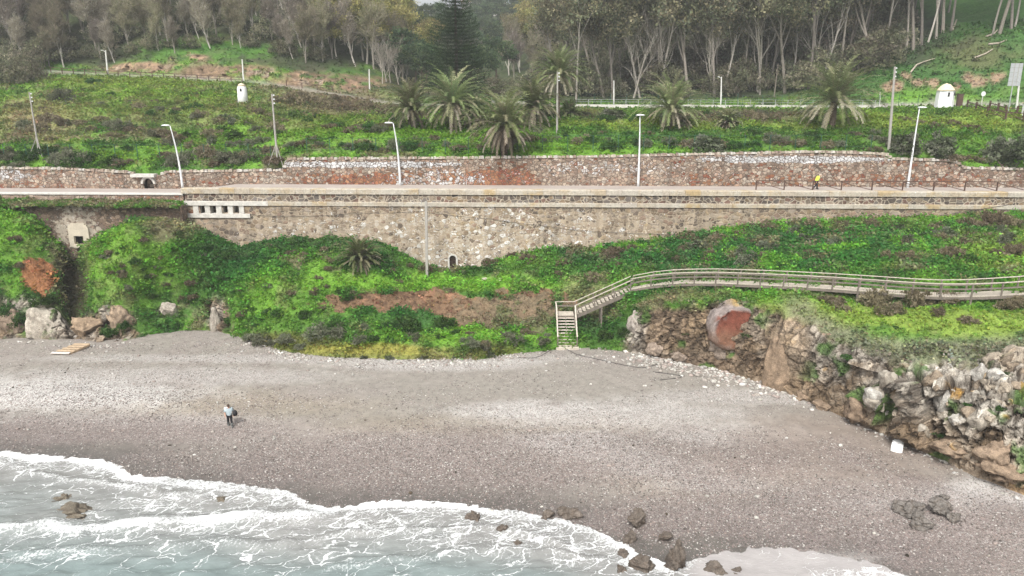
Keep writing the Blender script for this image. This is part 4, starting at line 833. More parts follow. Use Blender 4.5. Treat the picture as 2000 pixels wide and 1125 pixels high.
def proto(kind, seed):
    rng = random.Random(seed); nr = np.random.default_rng(seed); root = bpy.data.objects.new('tree', None)
    if kind == 'bare':       # grey-brown windswept, feathery
        H = 8.5; lim, tips = skeleton(rng, H * .62, .13, (rng.uniform(-.28, -.05), rng.uniform(-.1, .1)), (9, 4, 3), .36, .95, .16, .09, .55)
        trunk_mesh(lim, M['bark'], rng.choice([(.40, .37, .33), (.26, .235, .20), (.19, .17, .145)]), root, 1)
        g = [(.30, .265, .22), (.34, .29, .235), (.24, .215, .175), (.27, .25, .175), (.40, .36, .31)] if seed % 3 else [(.24, .225, .14), (.30, .265, .19), (.21, .21, .125), (.34, .295, .225)]
        t2 = [t for t in tips]; crown_mesh([twigs(t2, nr, 13, 1.3, .055, g, .38), leaves([np.array(t[0] + t[1] * rng.uniform(.2, 1.1)) for t in t2], nr, 9, .5, .14, g)], root)
    elif kind == 'olive':    # yellow-olive, leafy
        H = 9; lim, tips = skeleton(rng, H * .6, .16, (rng.uniform(-.2, .1), 0), (5, 4, 4), .5, .6, .35, .09, .6)
        trunk_mesh(lim, M['bark'], (.38, .35, .30), root, 1); g = [(.27, .24, .09), (.20, .20, .075), (.33, .285, .125), (.18, .19, .075)]
        crown_mesh([twigs(tips, nr, 2, 1., .05, [(.2, .17, .12)], .5), leaves([np.array(t[0]) + nr.normal(size=3) * .4 for t in tips for _ in (0, 1)], nr, 22, .75, .2, g)], root)
    elif kind == 'euc':      # tall pale trunk, open dark foliage
        H = 22; lim, tips = skeleton(rng, H * rng.uniform(.6, .78), rng.uniform(.15, .30), (rng.uniform(-.3, .3), 0), (rng.choice((5, 7)), 4, 4), rng.uniform(.25, .4), .7, rng.uniform(.22, .45), .06, .55)
        trunk_mesh(lim, M['bark'], rng.choice([(.27, .245, .21), (.22, .195, .165), (.31, .285, .25), (.18, .16, .14)]), root, 1); g = [(.19, .20, .12), (.24, .225, .14), (.155, .175, .11), (.29, .255, .165)]
        crown_mesh([twigs(tips, nr, 5, 2.0, .06, [(.16, .14, .11), (.11, .10, .07)], .6, .3), leaves([np.array(t[0]) + nr.normal(size=3) * .8 for t in tips for _ in (0, 1)], nr, 20, 1.25, .30, g, .9)], root)
    elif kind == 'dead':     # leafless, many pale stems from the base
        H = 10; lim, tips = skeleton(rng, H * .6, .16, (rng.uniform(-.4, .4), 0), (5, 4, 3), .42, .7, .12, .09, .68)
        trunk_mesh(lim, M['bark'], (.34, .31, .265), root, 9); crown_mesh([twigs(tips, nr, 4, 1.1, .04, [(.27, .24, .20)], .5)], root)
    elif kind == 'dome':     # dense round dark evergreen / stone pine
        H = 8; lim, tips = skeleton(rng, H * .5, .2, (rng.uniform(-.15, .15), 0), (5, 3), .6, .5, .5, .08, .7)
        trunk_mesh(lim, M['bark'], (.14, .11, .09), root, 1); g = [(.06, .095, .05), (.085, .13, .062), (.046, .075, .043), (.115, .155, .07)]
        cs = []
        for k in range(150):
            a = rng.uniform(0, 6.28); e = rng.uniform(-.25, 1.45); r = (3.1 + .5 * sin(a * 3 + seed)) * rng.uniform(.72, 1.02); cs.append(np.array([cos(a) * cos(e) * r, sin(a) * cos(e) * r, H * .58 + sin(e) * r * .72]))
        crown_mesh([leaves(cs, nr, 26, .72, .2, g, .6)], root)
    elif kind == 'under':    # tall dark undergrowth bush
        cs = []; g = [(.18, .195, .115), (.22, .22, .135), (.135, .15, .09), (.28, .255, .185)]
        for k in range(70): a = rng.uniform(0, 6.28); r = rng.uniform(.2, 2.1); h = rng.uniform(.3, 3.2) * (1 - r * .22); cs.append(np.array([cos(a) * r, sin(a) * r, h]))
        lim, tips = skeleton(rng, 1.6, .06, (0, 0), (5, 3), .5, .4, .1); trunk_mesh(lim, M['bark'], (.15, .13, .1), root, 1, 'stem')
        crown_mesh([leaves(cs, nr, 24, .55, .17, g, .8), twigs([(Vector(c.tolist()), Vector((0, 0, 1))) for c in cs[:40]], nr, 5, .9, .035, [(.13, .11, .08)], .5)], root)
    elif kind in ('scrub', 'green', 'grey', 'olivebush'):
        R0 = 1.; cs = []; pal = {'scrub': [(.21, .175, .115), (.155, .13, .08), (.13, .145, .065), (.26, .22, .155)], 'green': [(.055, .115, .03), (.08, .14, .04), (.038, .08, .024)],
                                 'grey': [(.16, .17, .115), (.13, .15, .085), (.20, .20, .14)], 'olivebush': [(.12, .145, .085), (.17, .19, .125), (.08, .10, .055), (.23, .24, .18)]}[kind]
        nb = {'scrub': 60, 'green': 60, 'grey': 60, 'olivebush': 110}[kind]; hh = {'scrub': .62, 'green': .7, 'grey': .7, 'olivebush': 1.15}[kind]
        lob = [(rng.uniform(-.5, .5), rng.uniform(-.5, .5), rng.uniform(.35, .65)) for _ in range(4)]
        for k in range(nb):
            lx, ly, lr = lob[rng.randrange(4)]; a = rng.uniform(0, 6.28); e = rng.uniform(0, 1.5); r = lr * rng.uniform(.6, 1.1); cs.append(np.array([lx + cos(a) * cos(e) * r, ly + sin(a) * cos(e) * r, .05 + hh * sin(e) * r * 1.5]))
        lim, tips = skeleton(rng, .5, .03, (0, 0), (5, 3), .6, .3, .1); trunk_mesh(lim, M['bark'], (.15, .12, .09), root, 1, 'stem')
        p = [leaves(cs, nr, 20, .2, .085, pal, .8, .3)]
        if kind in ('scrub', 'grey'): p.append(twigs([(Vector(c.tolist()), Vector((c[0] * .6, c[1] * .6, 1)).normalized()) for c in cs], nr, 6, .30, .022, [tuple(np.array(pal[0]) * 1.25), pal[1]], .45))
        crown_mesh(p, root, 'foliage')
    return root
PROT = {}
def plant(kind, var, name, loc, scale, rz, label, cat, group=None, sz=1.):
    key = (kind, var)
    if key not in PROT:
        PROT[key] = proto(kind, 11 + var * 5 + len(kind) * 13)
        for ch in PROT[key].children: COL.objects.unlink(ch)
    r = PROT[key].copy(); COL.objects.link(r); r.name = name; r.location = loc; r.scale = (scale, scale, scale * sz); r.rotation_euler = (0, 0, rz)
    for ch in PROT[key].children:
        c = ch.copy(); c.parent = r; COL.objects.link(c)
    return tag(r, label, cat, group)
# only a turn about the vertical keeps the windswept lean, so limit it for 'bare'
ORD = ['leftmost'] + [w + ' from left' for w in 'second third fourth fifth sixth seventh eighth ninth tenth eleventh twelfth thirteenth fourteenth fifteenth sixteenth'.split()]
def ordinals(objs, look, place):
    """labels for a row of look-alikes: which one counted along the row"""
    objs = sorted(objs, key=lambda o: o['_px']); n = len(objs)
    for i, o in enumerate(objs):
        w = ORD[i] if i < len(ORD) else None
        if i == n - 1 and n > 2: w = 'rightmost'
        o['label'] = f'{w} {look} {place}' if w else f'{look} {place}'
    for o in objs: del o['_px']
RNG = random.Random(7)
def depth_scale(p): return (Vector(p) - Vector((0, 0, CAMZ))).length
def bush_row(kind, spots, look, place, group, nm='shrub', cat='shrub'):
    """spots: (px,py,width px[,sz])"""
    out = []
    if kind in ('green', 'olivebush') and nm == 'shrub': nm, cat = 'bush', 'bush'
    for k, s in enumerate(spots):
        h = cast(s[0], s[1])
        if h is None: continue
        sc = s[2] / 2 * depth_scale(h) / F; o = plant(kind, k % 3, nm, h - Vector((0, 0, .12 * sc)), sc, RNG.uniform(0, 6.28), look, cat, group, s[3] if len(s) > 3 else RNG.uniform(.85, 1.2)); o['_px'] = s[0]; out.append(o)
    for i in range(0, len(out), 99): ordinals(out[i:i + 99], look, place)
    return out
# bank shrubs
bush_row('scrub', [(530, 482, 34), (572, 496, 34), (595, 500, 24), (550, 505, 26), (638, 510, 30), (632, 488, 26), (640, 525, 22), (620, 545, 24)], 'brown twiggy shrub', 'on the green mound below the four wall windows', 'brown shrubs on the left mound')
bush_row('scrub', [(208, 496, 26), (240, 540, 26, 1.4), (235, 522, 20), (318, 505, 22), (300, 540, 26), (278, 470, 20), (22, 470, 34), (40, 520, 26)], 'dry brown shrub', 'on the grassy slopes beside the ravine', 'dry shrubs beside the ravine')
bush_row('scrub', [(760, 530, 34), (778, 550, 22), (828, 530, 36), (848, 520, 26), (800, 520, 24)], 'grey-brown shrub', 'at the foot of the tall thin post', 'shrubs round the post foot')
bush_row('scrub', [(960, 500, 46), (1000, 496, 30), (1035, 510, 44), (1100, 520, 46), (1115, 500, 36), (1150, 545, 46), (1170, 525, 36), (1090, 535, 30), (1210, 500, 50), (1200, 520, 34), (1005, 545, 24), (1240, 490, 36)], 'brown heathery shrub', 'on the bank between arched drain and stair top', 'shrubs between drain and stair')
bush_row('scrub', [(1330, 490, 40), (1345, 465, 44), (1410, 470, 50), (1440, 460, 40), (1500, 450, 44), (1580, 445, 50), (1640, 440, 46), (1700, 440, 50), (1320, 510, 40), (1370, 545, 34)], 'brown scrubby bush', 'below the right part of the wall', 'scrub below the right of the wall')
bush_row('scrub', [(1850, 470, 56), (1880, 480, 50), (1900, 450, 60), (1950, 440, 70), (1830, 450, 50), (1975, 445, 60), (1990, 500, 60), (1950, 500, 40), (1770, 480, 40)], 'grey-brown shrub', 'on the upper bank at the right end', 'shrubs at the right end of the bank')
bush_row('scrub', [(1400, 566, 34), (1480, 566, 34), (1525, 568, 24), (1610, 590, 70, .8), (1640, 605, 60, .7), (1720, 598, 80, 1.2), (1770, 592, 80, 1.3), (1740, 610, 60), (1845, 585, 60, .8), (1880, 590, 60, .8), (1830, 610, 44, .7), (1890, 625, 40, .7), (1975, 605, 60, 1), (1995, 595, 50)], 'low heathery shrub', 'along the front of the boardwalk', 'shrubs in front of the boardwalk')
bush_row('green', [(810, 645, 90, 1.1), (765, 640, 60), (860, 635, 60), (1190, 655, 50, .8), (1120, 650, 40), (1215, 650, 40), (750, 500, 50, .7), (820, 475, 30, .5)], 'leafy dark green bush', 'on the middle bank near the red scarp', 'green bushes near the scarp')
bush_row('green', [(405, 480, 40, .7), (430, 500, 50, .7), (455, 500, 50, .8), (480, 505, 50, .7), (420, 560, 40, .6), (400, 590, 40, .6), (440, 540, 40, .6), (510, 495, 50, .6), (540, 490, 40, .6), (370, 470, 36, .6), (345, 455, 34, .6)], 'dark glossy ivy-like bush', 'in the hollow between the mounds', 'ivy bushes in the hollow')
bush_row('grey', [(620, 655, 70, .9), (660, 650, 60), (560, 665, 60, .8), (520, 668, 60, .7), (500, 660, 50, .7), (590, 678, 50, .6), (700, 665, 50, .7), (1000, 665, 60, .8), (950, 680, 46), (1060, 668, 40, .7), (920, 670, 50, .7)], 'grey-green shrub', 'at the back edge of the beach', 'grey shrubs at the back of the beach')
bush_row('green', [(225, 655, 40), (205, 650, 34), (60, 630, 50), (45, 620, 40), (90, 590, 50, .8), (70, 585, 36), (180, 672, 14), (240, 640, 30), (20, 610, 40), (315, 640, 30), (350, 638, 24)], 'green bush', 'among the rocks at the left of the beach', 'green bushes among the left rocks')
bush_row('olivebush', [(955, 697, 26), (622, 700, 22, .6), (600, 697, 16, .6), (560, 692, 16, .5), (760, 700, 26, .5), (830, 700, 26, .5), (890, 698, 22, .5), (710, 699, 24, .5)], 'yellow-green seaside plant', 'on the sand edge below the bank', 'seaside plants on the sand edge', 'seaside_plant', 'plant')
bush_row('green', [(1660, 700, 34, .6), (1455, 655, 26, .6), (1340, 652, 24, .4), (1890, 790, 20, .8), (1955, 800, 26, .8), (1830, 850, 26, .6), (1845, 690, 20, .5), (1965, 730, 22, .5), (1750, 640, 26, .5)], 'small green bush', 'growing on the cliff rocks', 'bushes growing on the cliff')
# slope shrubs
rg = random.Random(3)
def scatter_bushes(x0, x1, yt, yb, n, kinds, w, look, place, group):
    sp = {}
    for i in range(n):
        px = x0 + (x1 - x0) * (i + rg.random()) / n; t = rg.random(); py = yt(px) * (1 - t) + yb(px) * t; k = kinds[rg.randrange(len(kinds))]
        sp.setdefault(k, []).append((px, py, rg.uniform(*w) * (.7 + .6 * t), rg.uniform(.7, 1.1)))
    nmz = {'scrub': 'brown', 'green': 'green', 'grey': 'grey', 'olivebush': 'olive'}
    for k, s in sp.items(): bush_row(k, s, f'{nmz[k]} {look}', place, f'{nmz[k]} {group}')
scatter_bushes(0, 250, lambda x: 290, lambda x: 322, 15, ['scrub', 'grey', 'green'], (34, 60), 'low shrub', 'just above the left end of the upper wall', 'shrubs above the left wall end')
scatter_bushes(320, 560, lambda x: 285, lambda x: 322, 16, ['scrub', 'grey', 'scrub'], (34, 60), 'low shrub', 'above the wall between left lamp and second pole', 'shrubs above the wall, left lamp')
scatter_bushes(560, 950, lambda x: 265, lambda x: 298, 20, ['scrub', 'grey', 'green'], (28, 50), 'low shrub', 'behind the wall below the left palms', 'shrubs below the left palms')
scatter_bushes(1030, 1400, lambda x: 262, lambda x: 293, 22, ['scrub', 'grey', 'green'], (30, 54), 'low shrub', 'behind the wall around the middle lamp', 'shrubs round the middle lamp')
scatter_bushes(1400, 1760, lambda x: 262, lambda x: 290, 20, ['scrub', 'grey', 'green'], (30, 54), 'low shrub', 'behind the wall below the right palm', 'shrubs below the right palm')
scatter_bushes(20, 300, lambda x: 190, lambda x: 275, 15, ['scrub', 'grey', 'scrub'], (26, 50), 'slope shrub', 'on the far left grass slope', 'shrubs on the far left slope')
scatter_bushes(300, 540, lambda x: 200, lambda x: 280, 26, ['scrub', 'grey', 'scrub', 'green'], (24, 46), 'slope shrub', 'on the slope around the small white turret', 'shrubs round the white turret')
scatter_bushes(540, 780, lambda x: 190, lambda x: 265, 22, ['scrub', 'grey', 'scrub', 'green'], (24, 46), 'slope shrub', 'on the slope left of the palms', 'shrubs left of the palms')
scatter_bushes(1100, 1600, lambda x: 219, lambda x: 236, 22, ['scrub', 'grey', 'green'], (26, 46), 'hedge shrub', 'along the near side of the far road', 'shrubs along the far road')
scatter_bushes(540, 800, lambda x: np.interp(x, [540, 800], [180, 215]), lambda x: np.interp(x, [540, 800], [200, 228]), 16, ['scrub'], (34, 60), 'bramble bush', 'below the earth cutting', 'bramble bushes below the cutting')
wl = lambda x: float(np.interp(x, [1150, 1400, 1700, 1990], [495, 462, 442, 436]))
scatter_bushes(1150, 1560, wl, lambda x: 522, 30, ['scrub', 'green', 'olivebush'], (26, 48), 'leafy bush', 'on the wide bank above the boardwalk', 'bushes on the wide bank, left half')
scatter_bushes(1560, 1990, wl, lambda x: 515, 30, ['scrub', 'green', 'olivebush'], (26, 48), 'leafy bush', 'on the right half of the bank above the boardwalk', 'bushes on the wide bank, right half')
scatter_bushes(190, 400, lambda x: 480, lambda x: 590, 22, ['scrub', 'green', 'grey'], (16, 30), 'small bush', 'on the grassy spur right of the ravine', 'bushes on the spur')
scatter_bushes(440, 720, lambda x: 520, lambda x: 640, 24, ['scrub', 'green', 'grey'], (16, 34), 'small bush', 'on the slope below the wall windows', 'bushes on the slope below the windows')
scatter_bushes(700, 1080, lambda x: 640, lambda x: 672, 18, ['scrub', 'green', 'grey'], (18, 40), 'small bush', 'below the red earth scarp', 'bushes below the scarp')
scatter_bushes(60, 520, lambda x: 175, lambda x: 300, 26, ['scrub', 'grey', 'green', 'olivebush'], (16, 34), 'little shrub', 'dotted over the left grass slope', 'little shrubs over the left slope')
bush_row('grey', [(125, 195, 50), (35, 335, 34), (345, 325, 60, 1.2), (405, 160, 1, .1)][:3], 'dense grey dome shrub', 'on the left grass slope', 'grey dome shrubs')
bush_row('green', [(190, 162, 40, .8)], 'dark green cushion shrub', 'on bright grass below the fenced path', 'cushion shrub')
bush_row('olivebush', [(1370, 295, 85, .75)], 'big silvery olive bush', 'right of the third lamp', 'silvery bush')
bush_row('olivebush', [(1772, 300, 60, 1.2), (1830, 305, 75, .9), (1958, 328, 95, 1.05)], 'rounded olive tree bush', 'at the right end behind the wall', 'olive bushes at the right end', 'olive_bush', 'bush')
bush_row('scrub', [(1890, 330, 50, .8), (1915, 332, 40, .7), (1860, 322, 40, .7), (1700, 295, 50, .7)], 'brown scrub', 'spilling over the right end of the upper wall', 'scrub over the right wall end')
bush_row('scrub', [(1800, 242, 44, .7), (1830, 248, 44, .7), (1860, 245, 44, .7), (1890, 252, 50, .7), (1910, 262, 40, .6), (1770, 236, 40, .6)], 'dark low shrub', 'on the bright grass below the big turret', 'shrubs below the big turret')
bush_row('olivebush', [(1190, 232, 70, .6), (1070, 228, 50, .7)], 'rounded yellow-green bush', 'beside the tall palm', 'yellow-green bushes by the palm')
bush_row('scrub', [(318, 362, 20, 2.2)], 'dry hanging shrub', 'beside the arched culvert', 'shrub by the culvert')

# palms
def palm(px, py, hp, rp, seed, label, tall=False, dead=.5, skirt=False, green=1.):
    base = cast(px, py) ; k = depth_scale(base) / F; rng = random.Random(seed); nr = np.random.default_rng(seed); root = empty('palm_tree', base, label, 'palm tree', 'date palms on the grass terrace')
    Rr = rp * k; Ht = hp * k; tr = min(.34, Rr * .11) * (.7 if tall else 1)
    mb = MB(); n = max(6, int(Ht / .18)); pts = []; rad = []
    for i in range(n + 1): t = i / n; pts.append((0, 0, -.3 + t * (Ht + .3))); rad.append(tr * (1.15 - .2 * t + (.10 if i % 2 else -.06) + (.45 * (t > .85) if not tall else .2 * (t > .93))))
    mb.tube(pts, rad, 12, (.13, .10, .075)).build('trunk', M['bark'], root)
    def fronds(count, e0, e1, L, curl, cols, name, lw):
        V = []; Fq = []; C = []; nb = 0
        for i in range(count):
            a = 2.4 * i + rng.uniform(-.3, .3); e = e0 + (e1 - e0) * (i / max(1, count - 1)) + rng.uniform(-.12, .12); Lf = L * rng.uniform(.82, 1.1); m = 16; p = np.array([0, 0, Ht]); pts_ = [p]; el = e
            col = np.array(cols[rng.randrange(len(cols))]) * rng.uniform(.75, 1.25)
            for j in range(m): el -= curl * (.3 + 1.4 * j / m) / m * rng.uniform(.8, 1.2); p = p + np.array([cos(a) * cos(el), sin(a) * cos(el), sin(el)]) * Lf / m; pts_.append(p)
            pts_ = np.array(pts_); side = np.array([-sin(a), cos(a), 0])
            for j in range(1, m):
                for sg in (-1, 1):
                    for h in (0, .5):
                        q = pts_[j] * (1 - h) + pts_[j + 1] * h; d = pts_[j + 1] - pts_[j]; d /= np.linalg.norm(d); ll = lw * (1 - ((j + h) / m) ** 2 * .6) * min(1, .35 + j / 4); up_ = np.cross(side, d)
                        t_ = d * .75 + side * sg * .75 - np.array([0, 0, .25]) + up_ * -.2 + nr.normal(size=3) * .12; t_ /= np.linalg.norm(t_); w = .065
                        V += [q - d * w, q + d * w, q + t_ * ll + d * w * .3, q + t_ * ll - d * w * .3]; C += [col * rng.uniform(.8, 1.2)] * 4
            for j in range(m):   # rachis
                w = .05 * (1 - .7 * j / m); V += [pts_[j] - side * w, pts_[j] + side * w, pts_[j + 1] + side * w * .9, pts_[j + 1] - side * w * .9]; C += [np.array([.26, .22, .14])] * 4
        V = np.array(V); mesh_np(name, V, np.arange(len(V) // 4)[:, None] * 4 + np.arange(4), M['leaf'], root, col=np.array(C))
    gc = [tuple(np.array(c) * green * 1.3) for c in ((.16, .20, .08), (.20, .235, .11), (.125, .165, .075), (.24, .235, .14))]
    fronds(84, 1.5, .15, Rr * 1.75, 1.3, gc, 'fronds', Rr * .19)
    fronds(int(46 * dead), .45, -.55, Rr * 1.35, 1.0, [(.40, .355, .27), (.33, .285, .21), (.27, .25, .165), (.46, .41, .33)], 'dry_fronds', Rr * .15)
    if skirt: fronds(34, -.3, -1.2, Rr * 1.0, .7, [(.30, .255, .20), (.22, .18, .14), (.17, .14, .11)], 'dead_skirt', Rr * .12)
    return root
palm(803, 251, 34, 44, 1, 'leftmost date palm, short trunk with hanging dry stalks', dead=.7)
palm(884, 254, 46, 52, 2, 'wide brown-green date palm second from left, on green crest', dead=1.1)
palm(1042, 246, 36, 44, 3, 'dry-looking date palm just behind the big skirted palm', dead=1.1)
palm(985, 303, 54, 54, 4, 'big date palm above the wall with grey dead fronds hanging to the ground', dead=1.0, skirt=True)
palm(1090, 232, 78, 42, 5, 'tallest palm, on a slender trunk behind the pole', tall=True, dead=.8, green=.8)
palm(1308, 253, 34, 48, 6, 'bushy date palm right of the middle lamp', dead=.8)
palm(1625, 249, 44, 56, 7, 'date palm with thick scaly trunk, rightmost on the terrace', dead=.8)
palm(928, 243, 14, 34, 8, 'half-hidden palm with droopy fronds behind the second palm', dead=1.)
palm(1112, 229, 6, 20, 9, 'small fresh green palm right of the tall palm', dead=.1, green=1.1)
palm(1420, 247, 7, 20, 10, 'small dry young palm on the grass, right of the bushy palm', dead=1.2)
palm(1340, 250, 5, 14, 12, 'tiny palm seedling at the foot of the bushy palm', dead=1.)
palm(703, 515, 8, 32, 11, 'small dark palm growing on the mound below the wall', dead=.6, green=.7)

# Norfolk pine
def conifer(px, py, top_px, half_w, label):
    base = cast(px, py, 'up'); k = depth_scale(base) / F; H = (py - top_px) * k * 1.03; root = empty('norfolk_pine', base, label, 'conifer'); rng = random.Random(5); nr = np.random.default_rng(5)
    MB().tube([(0, 0, -.5), (0, 0, H * .5), (0, 0, H)], [.42, .25, .04], 8, (.10, .085, .07)).build('trunk', M['bark'], root)
    V = []; C = []; n = 36; W = half_w * k
    for i in range(n):
        t = i / n; z = H * (.12 + .88 * t); r = W * (1 - t ** 1.5) * 1.05 + .3; nb = 9; ph = rng.uniform(0, 6)
        for b in range(nb):
            a = ph + 2 * pi * b / nb + rng.uniform(-.15, .15); L = r * rng.uniform(.72, 1.12); d = np.array([cos(a), sin(a), .12]); side = np.array([-sin(a), cos(a), 0]); m = int(L / .17)
            for j in range(m):
                u = (j + .5) / m; q = np.array([0, 0, z]) + d * L * u + np.array([0, 0, -.6 * sin(u * 2.4) * L * .12 + .22 * u * u * L * .3]); w = .62 * (1 - u * .5) * (.45 + .55 * min(1, u * 3))
                for sg in (-1, 1):
                    for _ in range(4):
                        e = side * sg * rng.uniform(.3, 1) * w + nr.normal(size=3) * .13; t_ = d * .2 + np.array([0, 0, rng.uniform(-.04, .14)]); s = rng.uniform(.04, .07)
                        V += [q + e * .2, q + e * .2 + d * s, q + e + t_ + d * s, q + e + t_]; C += [np.array([(.026, .046, .024), (.038, .062, .030), (.052, .078, .036)][rng.randrange(3)])] * 4
    V = np.array(V); mesh_np('crown', V, np.arange(len(V) // 4)[:, None] * 4 + np.arange(4), M['leaf'], root, col=np.array(C))
conifer(893, 214, -38, 62, 'tall dark green Norfolk pine with tiered branches behind the palms')

# forest
def tree_at(kind, var, px, py, hpx, label, cat='tree', group=None, name='tree', ref=9., which='up', wide=1.):
    h = cast(px, py, which)
    if h is None: return None
    sc = hpx * depth_scale(h) / F / ref
    rz = RNG.uniform(-.5, .5) if kind == 'bare' else RNG.uniform(0, 6.28)
    o = plant(kind, var, name, h, sc * wide, rz, label, cat, group, 1 / wide); return o
tr = random.Random(21)
def wood(n, x0, x1, yf, kind, hp, look, place, group, nvar=4, ref=9., jit=8, name='tree'):
    out = []
    for i in range(n):
        px = x0 + (x1 - x0) * (i + tr.random()) / n; py = yf(px, tr.random()) + tr.uniform(-jit, jit) * .3
        o = tree_at(kind, i % nvar, px, py, tr.uniform(*hp), look + ' ' + place, group=group, ref=ref, name=name)
        if o: o['_px'] = px; out.append(o)
    if len(out) <= 16: ordinals(out, look, place)
    else:
        for o in out: del o['_px']
ip = lambda x, a, b: float(np.interp(x, a, b))
foot = lambda x: ip(x, [0, 100, 200, 330, 400, 480, 560, 660, 740, 800], [118, 126, 122, 100, 92, 96, 112, 132, 148, 172])
# rows receding up the left hill
for r, (dy, n, hp) in enumerate([(0, 16, (46, 92)), (18, 16, (60, 110)), (38, 16, (75, 120)), (60, 16, (80, 115)), (84, 16, (80, 120)), (110, 16, (80, 120)), (138, 16, (80, 120))]):
    rowname = ['bottom', 'second lowest', 'third lowest', 'middle', 'third highest', 'second highest', 'topmost'][r]
    wood(n, -60, 640, (lambda dy: lambda x, u: foot(x) - dy - u * 16 + 4)(dy), 'bare', hp, 'windswept feathery tree', f'in {rowname} row of left hill wood', 'windswept trees of the left hill wood')
wood(14, 0, 640, lambda x, u: foot(x) - 1 - u * 7, 'under', (20, 40), 'dark bushy undergrowth', 'at the foot of the left hill wood', 'undergrowth at the foot of the left wood', 3, 3.6, name='undergrowth_bush')
wood(16, 0, 640, lambda x, u: foot(x) - 28 - u * 14, 'under', (28, 50), 'dark tall bush', 'between the trunks of the left hill wood', 'tall bushes inside the left wood', 3, 3.6, name='undergrowth_bush')
wood(12, -40, 110, lambda x, u: ip(x, [0, 100], [182, 150]) - u * 40, 'under', (36, 56), 'rounded grey-olive bush', 'at the left picture edge below the wood', 'rounded bushes at the left edge', 3, 3.6, name='undergrowth_bush')
wood(5, 600, 780, lambda x, u: foot(x) - 6 - u * 8, 'bare', (80, 120), 'pale trunked thin tree', 'above the right end of the cutting', 'thin trees above the cutting')
wood(14, 620, 840, lambda x, u: ip(x, [620, 840], [112, 178]) - u * 50, 'olive', (80, 120), 'yellow-olive leafy tree', 'on the slope left of the Norfolk pine', 'olive trees left of the pine')
wood(6, 640, 800, lambda x, u: ip(x, [640, 800], [40, 120]) - u * 20, 'olive', (70, 100), 'yellow-olive tree', 'high behind the lower olive trees', 'upper olive trees', 3)
wood(4, 690, 780, lambda x, u: 50 - u * 10, 'dome', (50, 64), 'dark green round tree', 'on the skyline left of the Norfolk pine', 'round skyline trees', 3, 7.)
wood(5, 775, 868, lambda x, u: ip(x, [775, 868], [168, 196]) - u * 18, 'dome', (62, 90), 'dense dark evergreen', 'between the first palms and the Norfolk pine', 'evergreens left of the pine', 3, 7.)
wood(4, 915, 970, lambda x, u: 190 - u * 30, 'dome', (70, 90), 'dark umbrella-shaped pine', 'just right of the Norfolk pine', 'umbrella pines right of the pine', 3, 7.)
wood(6, 740, 800, lambda x, u: 165 - u * 8, 'dead', (56, 72), 'bleached bare spreading tree', 'above the leftmost palm', 'bleached bare trees', 2, 9.5)
wood(10, 860, 1060, lambda x, u: 196 - u * 14, 'under', (30, 50), 'grey-green thicket bush', 'behind the palms in the valley mouth', 'thicket bushes in the valley mouth', 3, 3.6, name='undergrowth_bush')
wood(8, 990, 1090, lambda x, u: 188 - u * 50, 'bare', (70, 100), 'pale feathery tree', 'in the valley left of the tall palm', 'feathery trees in the valley')
wood(7, 1010, 1100, lambda x, u: 140 - u * 70, 'olive', (70, 110), 'olive-brown valley tree', 'above the tall palm', 'valley trees above the tall palm')
for r, (y, n) in enumerate([(112, 14), (92, 15), (72, 15), (54, 12), (34, 8)]):
    wood(n, [820, 820, 830, 930, 985][r], 1100, (lambda y: lambda x, u: y + ip(x, [820, 940, 1100], [-10, 0, -30]) - u * 8)(y), 'dome', (34, 52), 'rounded green tree', f'in the {["lowest", "second", "third", "fourth", "highest"][r]} row up the far valley', 'rounded trees up the far valley', 3, 7.)
# eucalyptus wood on the right
rf = lambda x: ip(x, [1080, 1200, 1300, 1450, 1560, 1640, 1700, 1760, 1810, 1900, 2050], [196, 195, 194, 190, 180, 160, 142, 118, 92, 60, 30])
wood(14, 1090, 1720, lambda x, u: rf(x) - 1 - u * 3, 'euc', (200, 300), 'tall pale-trunked eucalyptus', 'in the front row behind the far road', 'front eucalyptus trees', 4, 24.)
wood(16, 1060, 1760, lambda x, u: rf(x) - 10 - u * 16, 'euc', (190, 260), 'tall thin eucalyptus', 'in the second row of the right wood', 'second row eucalyptus trees', 4, 24.)
wood(16, 1060, 1900, lambda x, u: rf(x) - 40 - u * 20, 'euc', (170, 230), 'tall hazy eucalyptus', 'deeper in the right wood', 'deeper eucalyptus trees', 4, 24.)
wood(14, 1080, 1960, lambda x, u: rf(x) - 80 - u * 26, 'euc', (150, 210), 'far eucalyptus', 'at the top of the right wood', 'far eucalyptus trees', 4, 24.)
wood(6, 1100, 1640, lambda x, u: rf(x) - 2 - u * 8, 'dead', (80, 180), 'bleached leafless forked tree', 'along the edge of the right wood', 'leafless pale trees', 4, 9.5)
for r, dy in enumerate((3, 16, 34, 54, 76, 100)):
    wood(16, 1060, 1760, (lambda dy: lambda x, u: rf(x) - dy - u * 8)(dy), 'under', (44, 74), 'dark bush', f'in the {["lowest", "second", "third", "fourth", "fifth", "highest"][r]} tier below the eucalyptus wood', 'dark bushes under the eucalyptus wood', 3, 3.6, name='undergrowth_bush')
wood(7, 1770, 1860, lambda x, u: ip(x, [1770, 1860], [105, 60]) - u * 6, 'euc', (200, 260), 'stout pale eucalyptus', 'at the top of the green right slope', 'stout eucalyptus on the right slope', 4, 24.)
wood(5, 1930, 2010, lambda x, u: ip(x, [1930, 2010], [74, 40]), 'euc', (200, 260), 'stout grey eucalyptus', 'on the bare patch at the right edge', 'eucalyptus at the right edge', 4, 24.)

